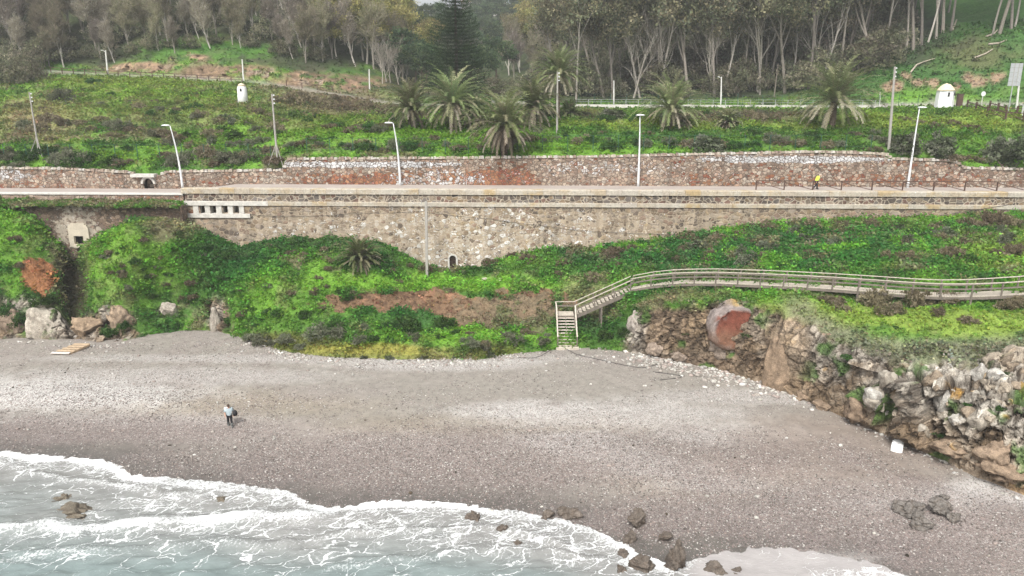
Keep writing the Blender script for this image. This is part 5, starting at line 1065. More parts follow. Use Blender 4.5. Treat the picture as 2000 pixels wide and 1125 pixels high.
# ------------------------------------------------------------------ lamps, poles, fences
M['lamp_white'] = mat_plain('lamp_paint', (.62, .63, .63), .5, .08, 3, .05); M['pole_grey'] = mat_plain('concrete_pole', (.33, .31, .28), .85, .15, 3, .2); M['pole_white'] = mat_plain('white_pole', (.6, .59, .56), .8, .12, 3, .1)
def lamp(bx, by, tx, ty, side, label):
    s, _ = onwall(bx, by, 4.7); b = wp(s, -4.7, 14.1 if bx < 365 else 14.5); k = depth_scale(b) / F; tp = PV(tx, ty, b.y) - b; H = tp.z; dx = tp.x
    r = empty('street_lamp', b, label, 'street lamp', 'curved white street lamps along the promenade')
    MB().lathe([(.17, 0), (.17, .05), (.14, .08)], n=10).build('base_plate', M['steel'], r)
    pts = []; rad = []
    for i in range(15): t = i / 14; pts.append((dx * (t ** 2.2), 0, H * t)); rad.append(.15 - .095 * t)
    MB().tube(pts, rad, 8).build('post', M['lamp_white'], r, True)
    hd = MB(); hx = dx + side * .5; hd.lathe([(.05, -.07), (.33, -.05), (.36, 0), (.25, .08), (.04, .11)], (0, 0, 0), 14); hd.v = [Vector((v[0] * 1.5 + hx, v[1] * .75, v[2] + H + .06)) for v in hd.v]; hd.build('lamp_head', M['lamp_white'], r, True)
    MB().tube([(dx, 0, H), (dx + side * .3, 0, H + .07)], .04, 6).build('arm', M['steel'], r)
lamp(357, 369, 332, 246, -1, 'strongly bent white street lamp by the step at the left end of the coping')
lamp(782, 369, 768, 241, -1, 'slightly bent white street lamp above the thin post, second from left')
lamp(1246, 372, 1250, 226, .1, 'straight tapering white street lamp near the middle of the upper wall')
lamp(1772, 371, 1796, 211, .6, 'white street lamp leaning right, behind the brown walkway fence')
def pole(px, py, top, lean, label, m='pole_grey', r=.13, guys=False, caps=True, name='utility_pole', which='up', arm=0, cat='utility pole'):
    b = cast(px, py, which); tp = PV(px + lean, top, b.y) - b; H = tp.z; o = empty(name, b, label, cat)
    dx = tp.x; MB().tube([(0, 0, -.4), (dx * .5, 0, H * .5), (dx, 0, H)], [r * 1.15, r, r * .75], 8).build('post', M[m], o)
    if caps:
        mb = MB()
        for i in range(3): mb.lathe([(.03, 0), (.09, .02), (.09, .12), (.05, .16)], (dx + .2, 0, H - .25 - .45 * i), 8); mb.beam((dx, 0, H - .22 - .45 * i), (dx + .2, 0, H - .22 - .45 * i), .04, .04)
        mb.build('insulator', M['lamp_white'], o)
    if guys:
        mb = MB()
        for a in (-.9, 2.2, 4.1): mb.beam((dx * .1, 0, 2.1), (1.35 * cos(a), 1.35 * sin(a) * .8, -.3), .06, .06)
        mb.build('guy_strut', M['pole_grey'], o)
    if arm: mb = MB(); mb.beam((dx, 0, H - .3), (dx + arm, 0, H - .05), .07, .07); mb.box((dx + arm * 1.3, 0, H), (abs(arm) * .9, .2, .1)); mb.build('lamp_arm', M[m], o)
    return o
pole(77, 301, 180, -20, 'thin grey pole on struts at the far left of the grass slope', guys=True, r=.10)
pole(542, 318, 183, -11, 'grey pole on struts above the left lamp, on the slope edge', guys=True, r=.12)
pole(1088, 262, 140, 1, 'tall grey pole standing in front of the tallest palm', r=.13)
pole(1736, 291, 130, 12, 'tall dark grey pole on the grass between right palm and right lamp', r=.15)
pole(211, 148, 98, -5, 'white lamp pole beside the fenced path at upper left', 'pole_white', .15, caps=False, arm=-.5)
pole(476, 160, 116, -3, 'white pole at the end of the fenced path above the small turret', 'pole_white', .15, caps=False)
pole(722, 176, 135, -1, 'short white pole on the slope below the bleached trees', 'pole_white', .13, caps=False)
pole(1199, 206, 157, 0, 'thin white pole by the far road, right of the tall palm', 'pole_white', .11, caps=False)
pole(1408, 204, 150, 1, 'white pole by the far road near the picture middle right', 'pole_white', .13, caps=False, arm=-.4)
pole(1512, 188, 124, 8, 'dark leaning pole in front of the right wood', 'wood', .1, caps=False)
pole(1718, 208, 180, 1, 'short white post with a small sign by the far road', 'pole_white', .08, caps=False, name='marker_post', cat='post')
pole(1985, 216, 138, 8, 'white pole beside the grey road sign at the right edge', 'pole_white', .14, caps=False, arm=-.6)
# slender post in front of the sea wall
b = cast(834, 540, 'bank'); k = depth_scale(b) / F; o = empty('utility_pole', b, 'tall thin square concrete post standing before the sea wall, left of the arched drain', 'utility pole')
tp = PV(832, 393, b.y) - b; mb = MB(); H = tp.z; mb.beam((0, 0, -.3), tp, .30, .26); mb.build('post', M['pole_grey'], o)
mb = MB(); mb.tube([(-.3, -.15, H - .3), (-.3, -.35, H + .1)], .03, 5); mb.build('hook', M['steel'], o)
def wire(name, pts, r, label, sag=.0, m='black', cat='cable'):
    q = []
    for a, c in zip(pts[:-1], pts[1:]):
        a = Vector(a); c = Vector(c)
        for i in range(8): t = i / 8; p = a.lerp(c, t); p.z -= sag * 4 * t * (1 - t); q.append(p)
    q.append(Vector(pts[-1])); return tag(MB().tube(q, r, 5).build(name, M[m]), label, cat)
def wl_pt(px, py, off=.1): s, z = onwall(px, py, -off); return wp(s, off, z)
topP = b + tp
wire('cable', [topP - Vector((0, 0, 1.2)), wl_pt(960, 428), wl_pt(1060, 441), wl_pt(1160, 452), wl_pt(1350, 459)], .018, 'black cable running right from the thin post along the sea wall', .05)
wire('cable', [wl_pt(470, 416), wl_pt(560, 422), wl_pt(700, 416), topP - Vector((0, 0, 1.0))], .018, 'black cable running left from the thin post to the window sill', .12)
wire('cable', [wl_pt(1570, 449, .15), wl_pt(1800, 427, .15), wl_pt(2000, 395, .15), wl_pt(2150, 380, .15)], .02, 'cable slanting up the right end of the sea wall')
# post-and-rail fences
def rail_fence(pts, label, m, hgt=1.1, rails=((1.05, .09), ), diag=False, mid=.5, w=.11, name='wooden_fence', group=None):
    r = empty(name, pts[0], label, 'fence', group); o = Vector(pts[0]); q = [Vector(p) - o for p in pts]
    for p in q: MB().box(p + Vector((0, 0, hgt / 2 - .1)), (w, w, hgt + .2)).build('post', M[m], r)
    for z, t in rails:
        mb = MB()
        for a, c in zip(q[:-1], q[1:]): mb.beam(a + Vector((0, 0, z)), c + Vector((0, 0, z)), t, t)
        mb.build('rail', M[m], r)
    if diag:
        mb = MB()
        for a, c in zip(q[:-1], q[1:]): mb.beam(a + Vector((0, 0, hgt - .15)), c + Vector((0, 0, .15)), .06, .07)
        mb.build('brace', M[m], r)
    return r
fp = []
for px in (1478, 1533, 1589, 1645, 1705, 1765, 1826, 1887, 1950, 2010, 2072): s, _ = onwall(px, 375, .75); fp.append(wp(s, -1.1, ZCAP(s) - .13))
rail_fence(fp, 'brown timber rail fence with diagonal braces along the right of the promenade', 'wood_brown', 1.12, ((1.1, .09),), True, w=.11)
pts = [cast(px, py, 'up') for px, py in [(100 + 22 * i, float(np.interp(100 + 22 * i, [100, 200, 350, 480], [143, 149, 156, 163]))) for i in range(18)]]
rail_fence([p for p in pts if p], 'dark timber fence along the path at upper left below the cutting', 'wood_brown', 1.1, ((1.05, .1), (.6, .08)))
pts = [cast(px, py, 'up') for px, py in [(560, 168), (590, 172), (620, 176), (650, 180)]]; rail_fence([p for p in pts if p], 'short dark fence piece under the right end of the cutting', 'wood_brown', 1.0, ((.95, .08),))
pts = [cast(px, py, 'up') for px, py in [(1888, 214), (1905, 220), (1927, 229), (1963, 237), (1998, 238), (2030, 242)]]
rail_fence([p for p in pts if p], 'near dark timber fence with crossed braces beside the path at right edge', 'wood_brown', 1.5, ((1.15, .1), (.6, .08)), True, w=.2)
pts = [cast(px, py, 'up') for px, py in [(1932, 216), (1948, 222), (1962, 227), (1985, 228), (2015, 230)]]
rail_fence([p for p in pts if p], 'farther dark timber fence behind the path at right edge', 'wood_brown', 1.5, ((1.15, .1), (.6, .08)), w=.2)
# parapet along the far road
def road_wall(x0, x1, y0, y1, label, h=.7):
    n = int((x1 - x0) / 12); r = empty('road_parapet', (0, 0, 0), label, 'wall'); P_ = [cast(x0 + (x1 - x0) * i / n, y0 + (y1 - y0) * i / n, 'up') for i in range(n + 1)]; mb = MB()
    for a, c in zip(P_[:-1], P_[1:]): mb.beam(a + Vector((0, 0, h / 2 - .3)), c + Vector((0, 0, h / 2 - .3)), .3, h + .3)
    mb.build('masonry', M['concrete'], r); mb = MB()
    for p in P_[::2]: mb.beam(p + Vector((0, 0, h - .2)), p + Vector((0, 0, h + .7)), .06, .06)
    mb.build('rail_post', M['steel'], r)
    for z in (.3, .7):
        mb = MB()
        for a, c in zip(P_[:-1], P_[1:]): mb.beam(a + Vector((0, 0, h + z)), c + Vector((0, 0, h + z)), .04, .04)
        mb.build('rail', M['steel'], r)
road_wall(1125, 1720, 210, 213, 'long pale roadside parapet with thin rail behind the palms')
road_wall(960, 1040, 205, 207, 'short white roadside parapet seen between the palms', .9)
# wire fence behind the promenade
def wire_fence(x0, x1, yf, n, label):
    pts = [cast(x0 + (x1 - x0) * i / n, yf(x0 + (x1 - x0) * i / n), 'up') for i in range(n + 1)]; pts = [p for p in pts if p]
    r = rail_fence(pts, label, 'green_wire', 1.9, ((1.85, .022), (1.2, .018), (.6, .018)), w=.06, name='wire_fence')
wire_fence(10, 530, lambda x: 312, 12, 'green wire mesh fence above the left part of the upper wall')
wire_fence(600, 960, lambda x: 301, 8, 'green wire fence behind the wall below the left palms')
wire_fence(1010, 1700, lambda x: 296, 14, 'green wire fence behind the wall from skirted palm to right pole')
wire_fence(1450, 1830, lambda x: float(np.interp(x, [1450, 1830], [207, 209])), 10, 'thin wire fence along the far road left of the big turret')
wire_fence(1130, 1440, lambda x: 204, 10, 'tall wire fence in front of the right wood')
# turrets
M['white_wall'] = mat_plain('old_whitewash', (.74, .74, .73), .85, .10, 1.6, .2); M['dome'] = mat_plain('cream_dome', (.62, .53, .38), .85, .2, 3, .2)
def turret(px, py, wpx, hpx, label, slim=False):
    b = cast(px, py, 'up'); k = depth_scale(b) / F; o = empty('sentry_turret', b, label, 'turret'); r = wpx * k / 2; H = hpx * k
    if not slim:
        mb = MB(); n = 8; vs = []
        for z, rr in ((-.6, r * 1.08), (H * .72, r)):
            for j in range(n): a = 2 * pi * (j + .5) / n; vs.append((rr * cos(a) * 1.05, rr * sin(a) * 1.05, z))
        mb.add(vs, [(j, (j + 1) % n, n + (j + 1) % n, n + j) for j in range(n)] + [tuple(range(n, 2 * n))]); mb.build('wall', M['white_wall'], o)
        MB().lathe([(r * 1.1, H * .72), (r * 1.08, H * .745), (r * .96, H * .8), (r * .72, H * .89), (r * .42, H * .965), (r * .12, H), (.02, H * 1.01)], n=16).build('dome_roof', M['dome'], o, True)
        mb = MB(); mb.box((-r * .12, -r * 1.0, H * .58), (.28, .1, .62)); mb.build('window_slit', M['black'], o); mb = MB(); mb.box((r * .8, -r * .72, H * .6), (.14, .14, .5), rz=R(40)); mb.build('window_slit', M['black'], o)
    else:
        MB().lathe([(r * 1.08, -.6), (r, H * .4), (r * .95, H * .74), (r * .82, H * .86), (r * .5, H * .96), (.03, H)], n=16).build('wall', M['white_wall'], o, True)
        MB().lathe([(r * .84, H * .865), (r * .6, H * .955), (r * .3, H * 1.005), (.03, H * 1.02)], n=16).build('dome_cap', M['dome'], o, True)
        mb = MB(); mb.box((.05, -r * .93, H * .68), (.26, .12, .42)); mb.build('window_slit', M['black'], o)
turret(1842, 214, 25, 41, 'white sentry turret with cream dome and slit window at right end of far road')
turret(475, 202, 17, 34, 'small slim weathered white sentry turret on the left grass slope', True)
b = cast(1872, 212, 'up'); o = empty('brown_pillar', b, 'dark brown boxy pillar beside the big white turret', 'pillar'); mb = MB(); mb.box((0, 0, 1.0), (.8, .5, 2.4)); mb.build('shaft', M['wood_brown'], o); MB().box((0, 0, 2.28), (.95, .62, .14)).build('cap', M['wood_brown'], o)
# signs
b = cast(1969, 222, 'up'); k = depth_scale(b) / F; o = empty('road_sign', b, 'back of a tall grey ribbed road sign on a post near the right edge', 'sign'); MB().tube([(0, .06, -.4), (0, .06, 76 * k)], .07, 8).build('post', M['steel'], o); mb = MB(); pw, ph = 19 * k, 34 * k
for i in range(5): mb.box((.1, 0, 42 * k + ph * (i + .5) / 5), (pw, .06, ph / 5 - .03)); 
mb.build('panel', M['steel'], o); mb = MB(); mb.box((-.2, -.05, 42 * k + ph / 2), (.06, .06, ph)); mb.box((.4, -.05, 42 * k + ph / 2), (.06, .06, ph)); mb.build('bracket', M['pole_grey'], o)
b = cast(1917, 206, 'up'); k = depth_scale(b) / F; o = empty('round_sign', b, 'small round white road sign left of the grey ribbed sign', 'sign'); MB().tube([(0, .05, -.3), (0, .05, 19 * k)], .05, 6).build('post', M['pole_white'], o)
mb = MB(); n = 14; vs = [(.38 * cos(2 * pi * i / n), y, 18 * k + .5 * sin(2 * pi * i / n) * .8) for y in (0, -.05) for i in range(n)]; mb.add(vs, [tuple(range(n)), tuple(range(n, 2 * n))[::-1]] + [(i, (i + 1) % n, n + (i + 1) % n, n + i) for i in range(n)]); mb.build('disc', M['lamp_white'], o)
b = cast(2004, 234, 'up'); o = empty('white_booth', b, 'corner of a white booth with red roof cut by the right edge', 'booth'); MB().box((.6, 0, 1.), (1.8, 1.5, 2.4)).build('wall', M['white_wall'], o); MB().box((.6, 0, 2.3), (2., 1.7, .16)).build('roof', M['dome'], o)
# ochre building glimpsed in the wood
M['ochre'] = mat_plain('ochre_render', (.33, .19, .09), .9, .2, 1, .1)
bp = P(1690, 75, 168); o = empty('ochre_building', (float(bp[0]), float(bp[1]), float(bp[2]) - 5), 'ochre building half hidden behind the eucalyptus trunks at upper right', 'building', rz=R(12))
MB().box((0, 4, 4.5), (26, 8, 9)).build('wall', M['ochre'], o); MB().box((0, 4, 9.2), (27, 9, .5)).build('roof', M['concrete'], o)
for i in range(7): 
    f = MB().box((-10.5 + i * 3.5, -.03, 5.6), (1.5, .12, 1.9)).build('window', M['concrete'], o); MB().box((-10.5 + i * 3.5, -.10, 5.6), (1.15, .06, 1.5)).build('pane', M['black'], f)
bp = P(945, 22, 392); o = empty('hilltop_building', (float(bp[0]), float(bp[1]), float(bp[2]) - 6), 'pale flat building on the distant hilltop right of the Norfolk pine', 'building')
MB().box((0, 0, 5), (22, 9, 10)).build('wall', M['concrete'], o); MB().box((0, 0, 10.2), (23, 10, .5)).build('roof', M['ochre'], o)
for i in range(4): MB().box((-8 + i * 5, -4.53, 6), (1.6, .1, 2.2)).build('window', M['black'], o)

# ------------------------------------------------------------------ staircase and boardwalk
base = hit_beach(np.array(1108.), np.array(680.)); bx, by_, bz = [float(a) for a in base]; kx = 65 / F
x0 = bx - .8; x1 = bx + .8
land = Vector(P(1112, 613, by_ + 3.3).tolist()); zl = land.z; yl0 = by_ + 2.75; yl1 = yl0 + 1.35
nst = 10; stair = empty('beach_staircase', (0, 0, 0), 'wooden staircase with landing and rails climbing from the beach to the boardwalk', 'staircase')
def board(mb, c, size, rz=0): mb.box(c, size, rz=rz)
for i in range(nst):
    t = (i + .5) / nst; z = bz + (zl - bz) * (i + 1) / (nst + 1); MB().box((bx, by_ + 2.75 * t, z), (1.6 + (.3 if i == 0 else 0), .27, .05)).build('tread', M['wood_pale'], stair)
MB().box((bx, by_ - .18, bz + .05), (2.1, .5, .22)).build('bottom_step', M['wood_pale'], stair)
mb = MB()
for xx in (x0 - .05, bx, x1 + .05): mb.beam((xx, by_ - .1, bz - .12), (xx, yl0 + .05, zl - .16), .07, .24)
mb.build('stringer', M['wood'], stair)
for i in range(8): MB().box((x0 + 1.6 * (i + .5) / 8, (yl0 + yl1) / 2, zl), (.19, yl1 - yl0, .05)).build('landing_board', M['wood_pale'], stair)
mb = MB(); mb.box((bx, yl0, zl - .16), (1.76, .08, .24)); mb.box((bx, yl1, zl - .16), (1.76, .08, .24)); mb.build('landing_beam', M['wood'], stair)
# upper flight runs to the right
u_top = PV(1233, 562, (yl0 + yl1) / 2 + .1); xt = u_top.x; zt_ = u_top.z; nf = 15; yc = (yl0 + yl1) / 2
for i in range(nf): MB().box((x1 + .1 + (xt - x1 - .1) * (i + .5) / nf, yc, zl + (zt_ - zl) * (i + 1) / (nf + .5)), (.31, 1.25, .06)).build('tread', M['wood_pale'], stair)
mb = MB()
for yy in (yc - .66, yc + .66): mb.beam((x1, yy, zl - .22), (xt, yy, zt_ - .22), .08, .34)
mb.build('upper_stringer', M['wood'], stair)
mb = MB()
for i in range(nf):      # risers seen from the side as pale end blocks
    xx = x1 + .1 + (xt - x1 - .1) * (i + .5) / nf; z = zl + (zt_ - zl) * (i + 1) / (nf + .5); mb.box((xx + .12, yc, z - .11), (.03, 1.2, .17))
mb.build('riser', M['wood_pale'], stair)
def railing(ptsA, hgt, parent, posts, drops=None, m='wood'):
    q = [Vector(p) for p in ptsA]
    for z, (w, h) in ((hgt, (.12, .05)), (hgt * .58, (.045, .12)), ):
        mb = MB()
        for a, c in zip(q[:-1], q[1:]): mb.beam(a + Vector((0, 0, z)), c + Vector((0, 0, z)), w, h)
        mb.build('handrail' if z == hgt else 'mid_rail', M['wood_pale' if (z == hgt and m != 'dk') else 'wood'], parent)
    for p in posts: MB().box(Vector(p) + Vector((0, 0, hgt / 2 - .12)), (.10, .10, hgt + .22)).build('railing_post', M['wood'], parent)
for xx in (x0 - .1, x1 + .1): railing([(xx, by_, bz + .1), (xx, yl0, zl)], 1.0, stair, [(xx, by_, bz + .1), (xx, (by_ + yl0) / 2, (bz + zl) / 2), (xx, yl0, zl)])
railing([(x0 - .1, yl0, zl), (x0 - .1, yl1, zl)], 1.0, stair, [(x0 - .1, yl1, zl)]); railing([(x0 - .1, yl1, zl), (x1 + .1, yl1, zl)], 1.0, stair, [])
for yy in (yc - .68, yc + .68): railing([(x1 + .1, yy, zl), (xt, yy, zt_)], 1.0, stair, [(x1 + .1 + (xt - x1 - .1) * t, yy, zl + (zt_ - zl) * t) for t in (.02, .34, .68)])
for xx, zz in ((x1 + .1, zl), (x1 + .1 + (xt - x1) * .46, zl + (zt_ - zl) * .46), (xt + .05, zt_)):
    for yy in (yc - .6, yc + .6): MB().box((xx, yy, zz / 2 + 1.), (.16, .16, zz - 2.)).build('support_post', M['wood'], stair)
for yy in (yl0, ): 
    for xx in (x0, x1): MB().box((xx, yy, zl / 2 + .7), (.14, .14, zl - 1.4)).build('support_post', M['wood'], stair)
# boardwalk
bw = empty('boardwalk', (0, 0, 0), 'long raised timber boardwalk with grey rails running right from the stair top', 'boardwalk')
bpts = [Vector((xt + .02, yc, zt_ + .02))] + [PV(px, py, Y) for px, py, Y in [(1280, 554, 66), (1330, 550, 65.2), (1400, 550, 64), (1480, 553, 62.4), (1560, 557, 60.7), (1640, 562, 59), (1720, 568, 57.4), (1800, 574, 55.9), (1850, 576, 55), (1910, 575, 54.4), (1980, 571, 54.2), (2080, 563, 54), (2250, 553, 54)]]
dense = []
for a, c in zip(bpts[:-1], bpts[1:]):
    n = max(1, int((c - a).length / .16))
    for i in range(n): dense.append(a.lerp(c, i / n))
mb = MB(); sd = []
for i, p in enumerate(dense):
    d = (dense[min(i + 4, len(dense) - 1)] - dense[max(i - 4, 0)]); d.z = 0; d.normalize(); sd.append(d)
    if i % 1 == 0: mb.box(p, (.145, 1.35, .05), rz=math.atan2(d.y, d.x))
dk = mb.build('deck', M['wood_pale'], bw)
for off in (-.72, .72):
    line = [dense[i] + Vector((-sd[i].y, sd[i].x, 0)) * off for i in range(0, len(dense), 12)]; mb = MB()
    for a, c in zip(line[:-1], line[1:]): mb.beam(a - Vector((0, 0, .14)), c - Vector((0, 0, .14)), .07, .2)
    mb.build('edge_beam', M['wood'], bw); railing(line, 1.05, bw, line)
    for p in line[::2]:
        g = drop(p.x, p.y, 'bank')
        if g and p.z - g.z > .15: MB().box(((p.x, p.y, (p.z + g.z) / 2 - .25)), (.13, .13, p.z - g.z + .3)).build('pile', M['wood'], bw)

# ------------------------------------------------------------------ rocks, stones
def rock(name, loc, size, col, label, cat, seed, group=None, sub=4, rough=.5, paint=None, rz=0, cuts=16, cr=(.38, .8), square=0):
    bm_ = bmesh.new(); bmesh.ops.create_icosphere(bm_, subdivisions=sub, radius=1); v = np.array([a.co[:] for a in bm_.verts]); f = np.array([[q.index for q in a.verts] for a in bm_.faces]); bm_.free()
    r = np.random.default_rng(seed)
    for _ in range(cuts):
        n = r.normal(size=3); n /= np.linalg.norm(n); d = r.uniform(*cr); over = np.clip(v @ n - d, 0, None); v = v - over[:, None] * n * .97
    c1, cid, e = crag(v + seed, 1.6, seed); c2_, _, e2_ = crag(v * np.array([1, 1, 1.8]) + seed, 4.2, seed + 3, .8); c1 = c1 + c2_ * .42; e = np.minimum(e, .4 + .6 * e2_); n_ = v / np.linalg.norm(v, axis=1, keepdims=True); v = v + n_ * (c1 * .17 * rough + (fbm(v + seed, 4, 4, seed) - .5) * .26 * rough)[:, None]
    nz = fbm(v + seed, 2.2, 4, seed); c = np.ones(v.shape) * np.array(col); c *= (.7 + .6 * nz)[:, None]; c = mixc(c, SOIL_CRACK, (1 - e) * .6)  # crack lines mixed towards dark brown
    if paint: c = paint(v, c, nz)
    if paint is red_paint: v[:, 1] = np.maximum(v[:, 1], -.42 + (fbm(v, 3., 3, 2) - .5) * .22)
    if square: v = np.sign(v) * np.abs(v) ** square
    v = v * np.array(size); a = rz; v = v @ np.array([[cos(a), sin(a), 0], [-sin(a), cos(a), 0], [0, 0, 1]])
    o = mesh_np(name, v, f, M['rock'], col=c, smooth=False); o.location = loc; return tag(o, label, cat, group)
def red_paint(v, c, nz):
    d = np.sqrt(((v[:, 0] + .06) / .72) ** 2 + ((v[:, 2] + .12) / .66) ** 2) + (nz - .5) * .3; c = mixc(c, (.165, .055, .036), 1 - sst(.93, 1.03, d + (fbm(v, 7, 3, 5) - .5) * .5))
    lo = sst(.15, -.35, v[:, 2] + (nz - .5) * .4); c = mixc(c, (.19, .11, .07), lo * .7)
    return mixc(c, (.36, .24, .06), sst(.70, .82, v[:, 2] + (nz - .5) * .5) * sst(-.4, .1, v[:, 0]))
h = cast(1443, 640, 'bank'); k = depth_scale(h) / F; rock('boulder', h + Vector((0, .75, .1)), (54 * k, 1.6, 50 * k), (.235, .20, .185), 'big rounded boulder with rust red face and yellow lichen top in the cliff', 'boulder', 6, rough=.8, paint=red_paint, cuts=14, cr=(.66, .9), square=.8)
def place_rock(px, py, w, h_, col, label, seed, which='bank', cat='boulder', name='boulder', group=None, dep=.8, rough=1., sink=.35, sub=4, cr=(.38, .8)):
    p = cast(px, py, which) if which != 'beach' else Vector(hit_beach(np.array(float(px)), np.array(float(py))).tolist()); k = depth_scale(p) / F
    return rock(name, p + Vector((0, w * k * dep * .3, h_ * k * (.5 - sink) * .9)), (w * k * .56, w * k * .56 * dep, h_ * k * .72), col, label, cat, seed, group, sub, rough, cr=cr)
place_rock(88, 655, 66, 66, (.40, .36, .30), 'big smooth pale boulder at the left back of the beach', 3, rough=.6)
place_rock(160, 655, 60, 50, (.27, .20, .135), 'brown broken boulder right of the pale one, behind the pallet', 8)
place_rock(236, 640, 56, 50, (.29, .22, .155), 'brown angular boulder sticking out of the green slope', 12)
place_rock(327, 612, 32, 26, (.36, .32, .27), 'small flat grey boulder set in the green slope', 14, rough=.6)
place_rock(420, 640, 34, 54, (.31, .28, .235), 'grey rock at the gully mouth between the green mounds', 15)
place_rock(20, 640, 60, 50, (.25, .19, .14), 'brown rock at the left picture edge above the beach', 16)
place_rock(152, 672, 34, 16, (.33, .31, .28), 'rounded stone right beside the pallet', 17, rough=.4); place_rock(120, 668, 24, 14, (.30, .27, .23), 'small rounded stone just behind the pallet', 18, rough=.4); place_rock(195, 668, 22, 14, (.28, .22, .16), 'small brown stone right of the pallet', 19)
place_rock(945, 549, 18, 8, (.50, .47, .38), 'pale flat stone on the grass terrace, left of two', 20, rough=.4, name='stone', cat='stone'); place_rock(976, 549, 16, 6, (.50, .47, .38), 'pale flat stone on the grass terrace, right of two', 21, rough=.4, name='stone', cat='stone')
place_rock(1420, 690, 84, 60, (.27, .22, .18), 'pale brown rock directly under the red-faced boulder', 27, rough=1.1, dep=.7, sink=.4); place_rock(1540, 735, 80, 120, (.26, .19, .13), 'large smooth brown slab leaning in the cliff face', 22, rough=.45, dep=.7, sink=.45)
place_rock(1243, 650, 34, 60, (.38, .34, .30), 'grey jagged rock at the left end of the cliff by the stairs', 23, dep=.9); place_rock(1330, 700, 60, 28, (.25, .20, .16), 'brown rock at the cliff foot right of the stairs', 24); place_rock(1285, 690, 40, 26, (.27, .215, .17), 'brown rounded rock nearest to the foot of the stairs', 25)
DK = (.125, .105, .088)
for i, (px, py, w, h_, lab) in enumerate([(1322, 1122, 46, 66, 'tallest dark pointed rock standing at the water edge at the bottom'), (1248, 1030, 46, 34, 'dark angular rock on wet sand above the foam tip'), (1112, 1012, 50, 24, 'dark low rock on the sand just behind the breaking foam'), (1068, 1016, 28, 16, 'small dark rock left of the low dark rock'),
        (1232, 1062, 40, 26, 'grey flat rock touching the foam tip'), (1298, 1058, 30, 18, 'small dark rock right of the foam tip'), (925, 1022, 34, 20, 'dark rock washed by foam, left of two in the surf'), (985, 1042, 34, 18, 'dark rock in the surf right of the first one'), (1010, 1075, 34, 20, 'dark submerged rock below the two in the surf'),
        (115, 990, 50, 18, 'brown rock awash near the left edge of the sea'), (135, 1028, 90, 28, 'broad brown rock awash in front of the wave at left'), (1255, 1120, 60, 26, 'low brown rock left of the tallest dark rock'), (1215, 1124, 34, 20, 'small rock at the picture bottom in the foam'), (1400, 1126, 50, 12, 'low rocks lying right of the tallest dark rock'), (1445, 1126, 30, 12, 'low dark stone in the shallow pool at the bottom'), (8, 1075, 30, 30, 'brown rock under water at the left picture edge'), (40, 1100, 70, 24, 'pale brown rock under water at bottom left'), (430, 982, 26, 10, 'faint brown rock under the foam'), (1215, 1088, 30, 10, 'flat dark rock in the swash below the foam tip')]):
    place_rock(px, py, w, h_, DK if py > 1000 and px > 900 else (.15, .13, .10), lab, 40 + i, 'beach', rough=1.3, sink=.25 if i != 0 else .1, sub=5)
for i, (px, py, w, h_, lab) in enumerate([(1790, 1010, 76, 24, 'left low grey rock of the cluster on the beach at right'), (1840, 1005, 60, 30, 'middle blocky grey rock of the cluster at right'), (1800, 1034, 50, 30, 'front slanting grey rock of the cluster at right'), (1868, 1022, 30, 20, 'right dark rock of the cluster on the beach'), (1848, 978, 24, 10, 'small flat dark stone above the rock cluster'), (1755, 1000, 24, 14, 'small dark stone at the left of the rock cluster')]):
    place_rock(px, py, w * .72, h_ * .8, (.17, .155, .14), lab, 70 + i, 'beach', rough=1.2, sink=.0, sub=5, cr=(.5, .85))
for i, (px, py, w, h_, lab) in enumerate([(1960, 905, 70, 50, 'brown broken rock jutting onto the beach at the right edge'), (1985, 940, 80, 50, 'brown rock at the right edge below the pale stones'), (1880, 895, 110, 36, 'low brown rock shelf at the cliff foot'), (1690, 812, 60, 40, 'brown boulder at the cliff foot left of the white block'), (1570, 790, 44, 26, 'reddish low rock at the tip of the pale stones'), (1620, 800, 50, 22, 'flat brown rock at the cliff foot')]):
    place_rock(px, py, w, h_, (.25, .185, .13), lab, 90 + i, 'bank', rough=1.3)
# pale blocks on the cliff
rr = random.Random(9); blk = []
for i in range(40):
    px = rr.uniform(1700, 2000); py = float(np.interp(px, [1680, 1760, 2000], [780, 715, 705])) + rr.uniform(0, 145) * (1 if px > 1740 else .6)
    w = rr.choice([16, 22, 28, 34, 46]); o = place_rock(px, py, w, w * rr.uniform(.6, .95), tuple(np.array(rr.choice([(.40, .36, .30), (.35, .30, .235), (.31, .25, .185), (.43, .41, .37)])) * .95), 'x', 200 + i, rough=1.0, sub=3, group='pale broken blocks on the cliff', name='rock', cat='rock', sink=.5, dep=1.0); o['_px'] = px; blk.append((py, o))
blk.sort(key=lambda t: t[0])
for j, nm in enumerate(['uppermost level', 'second level', 'third level', 'lowest level']): ordinals([o for _, o in blk[j * 10:(j + 1) * 10]], 'pale broken block', f'on the {nm} of the cliff')
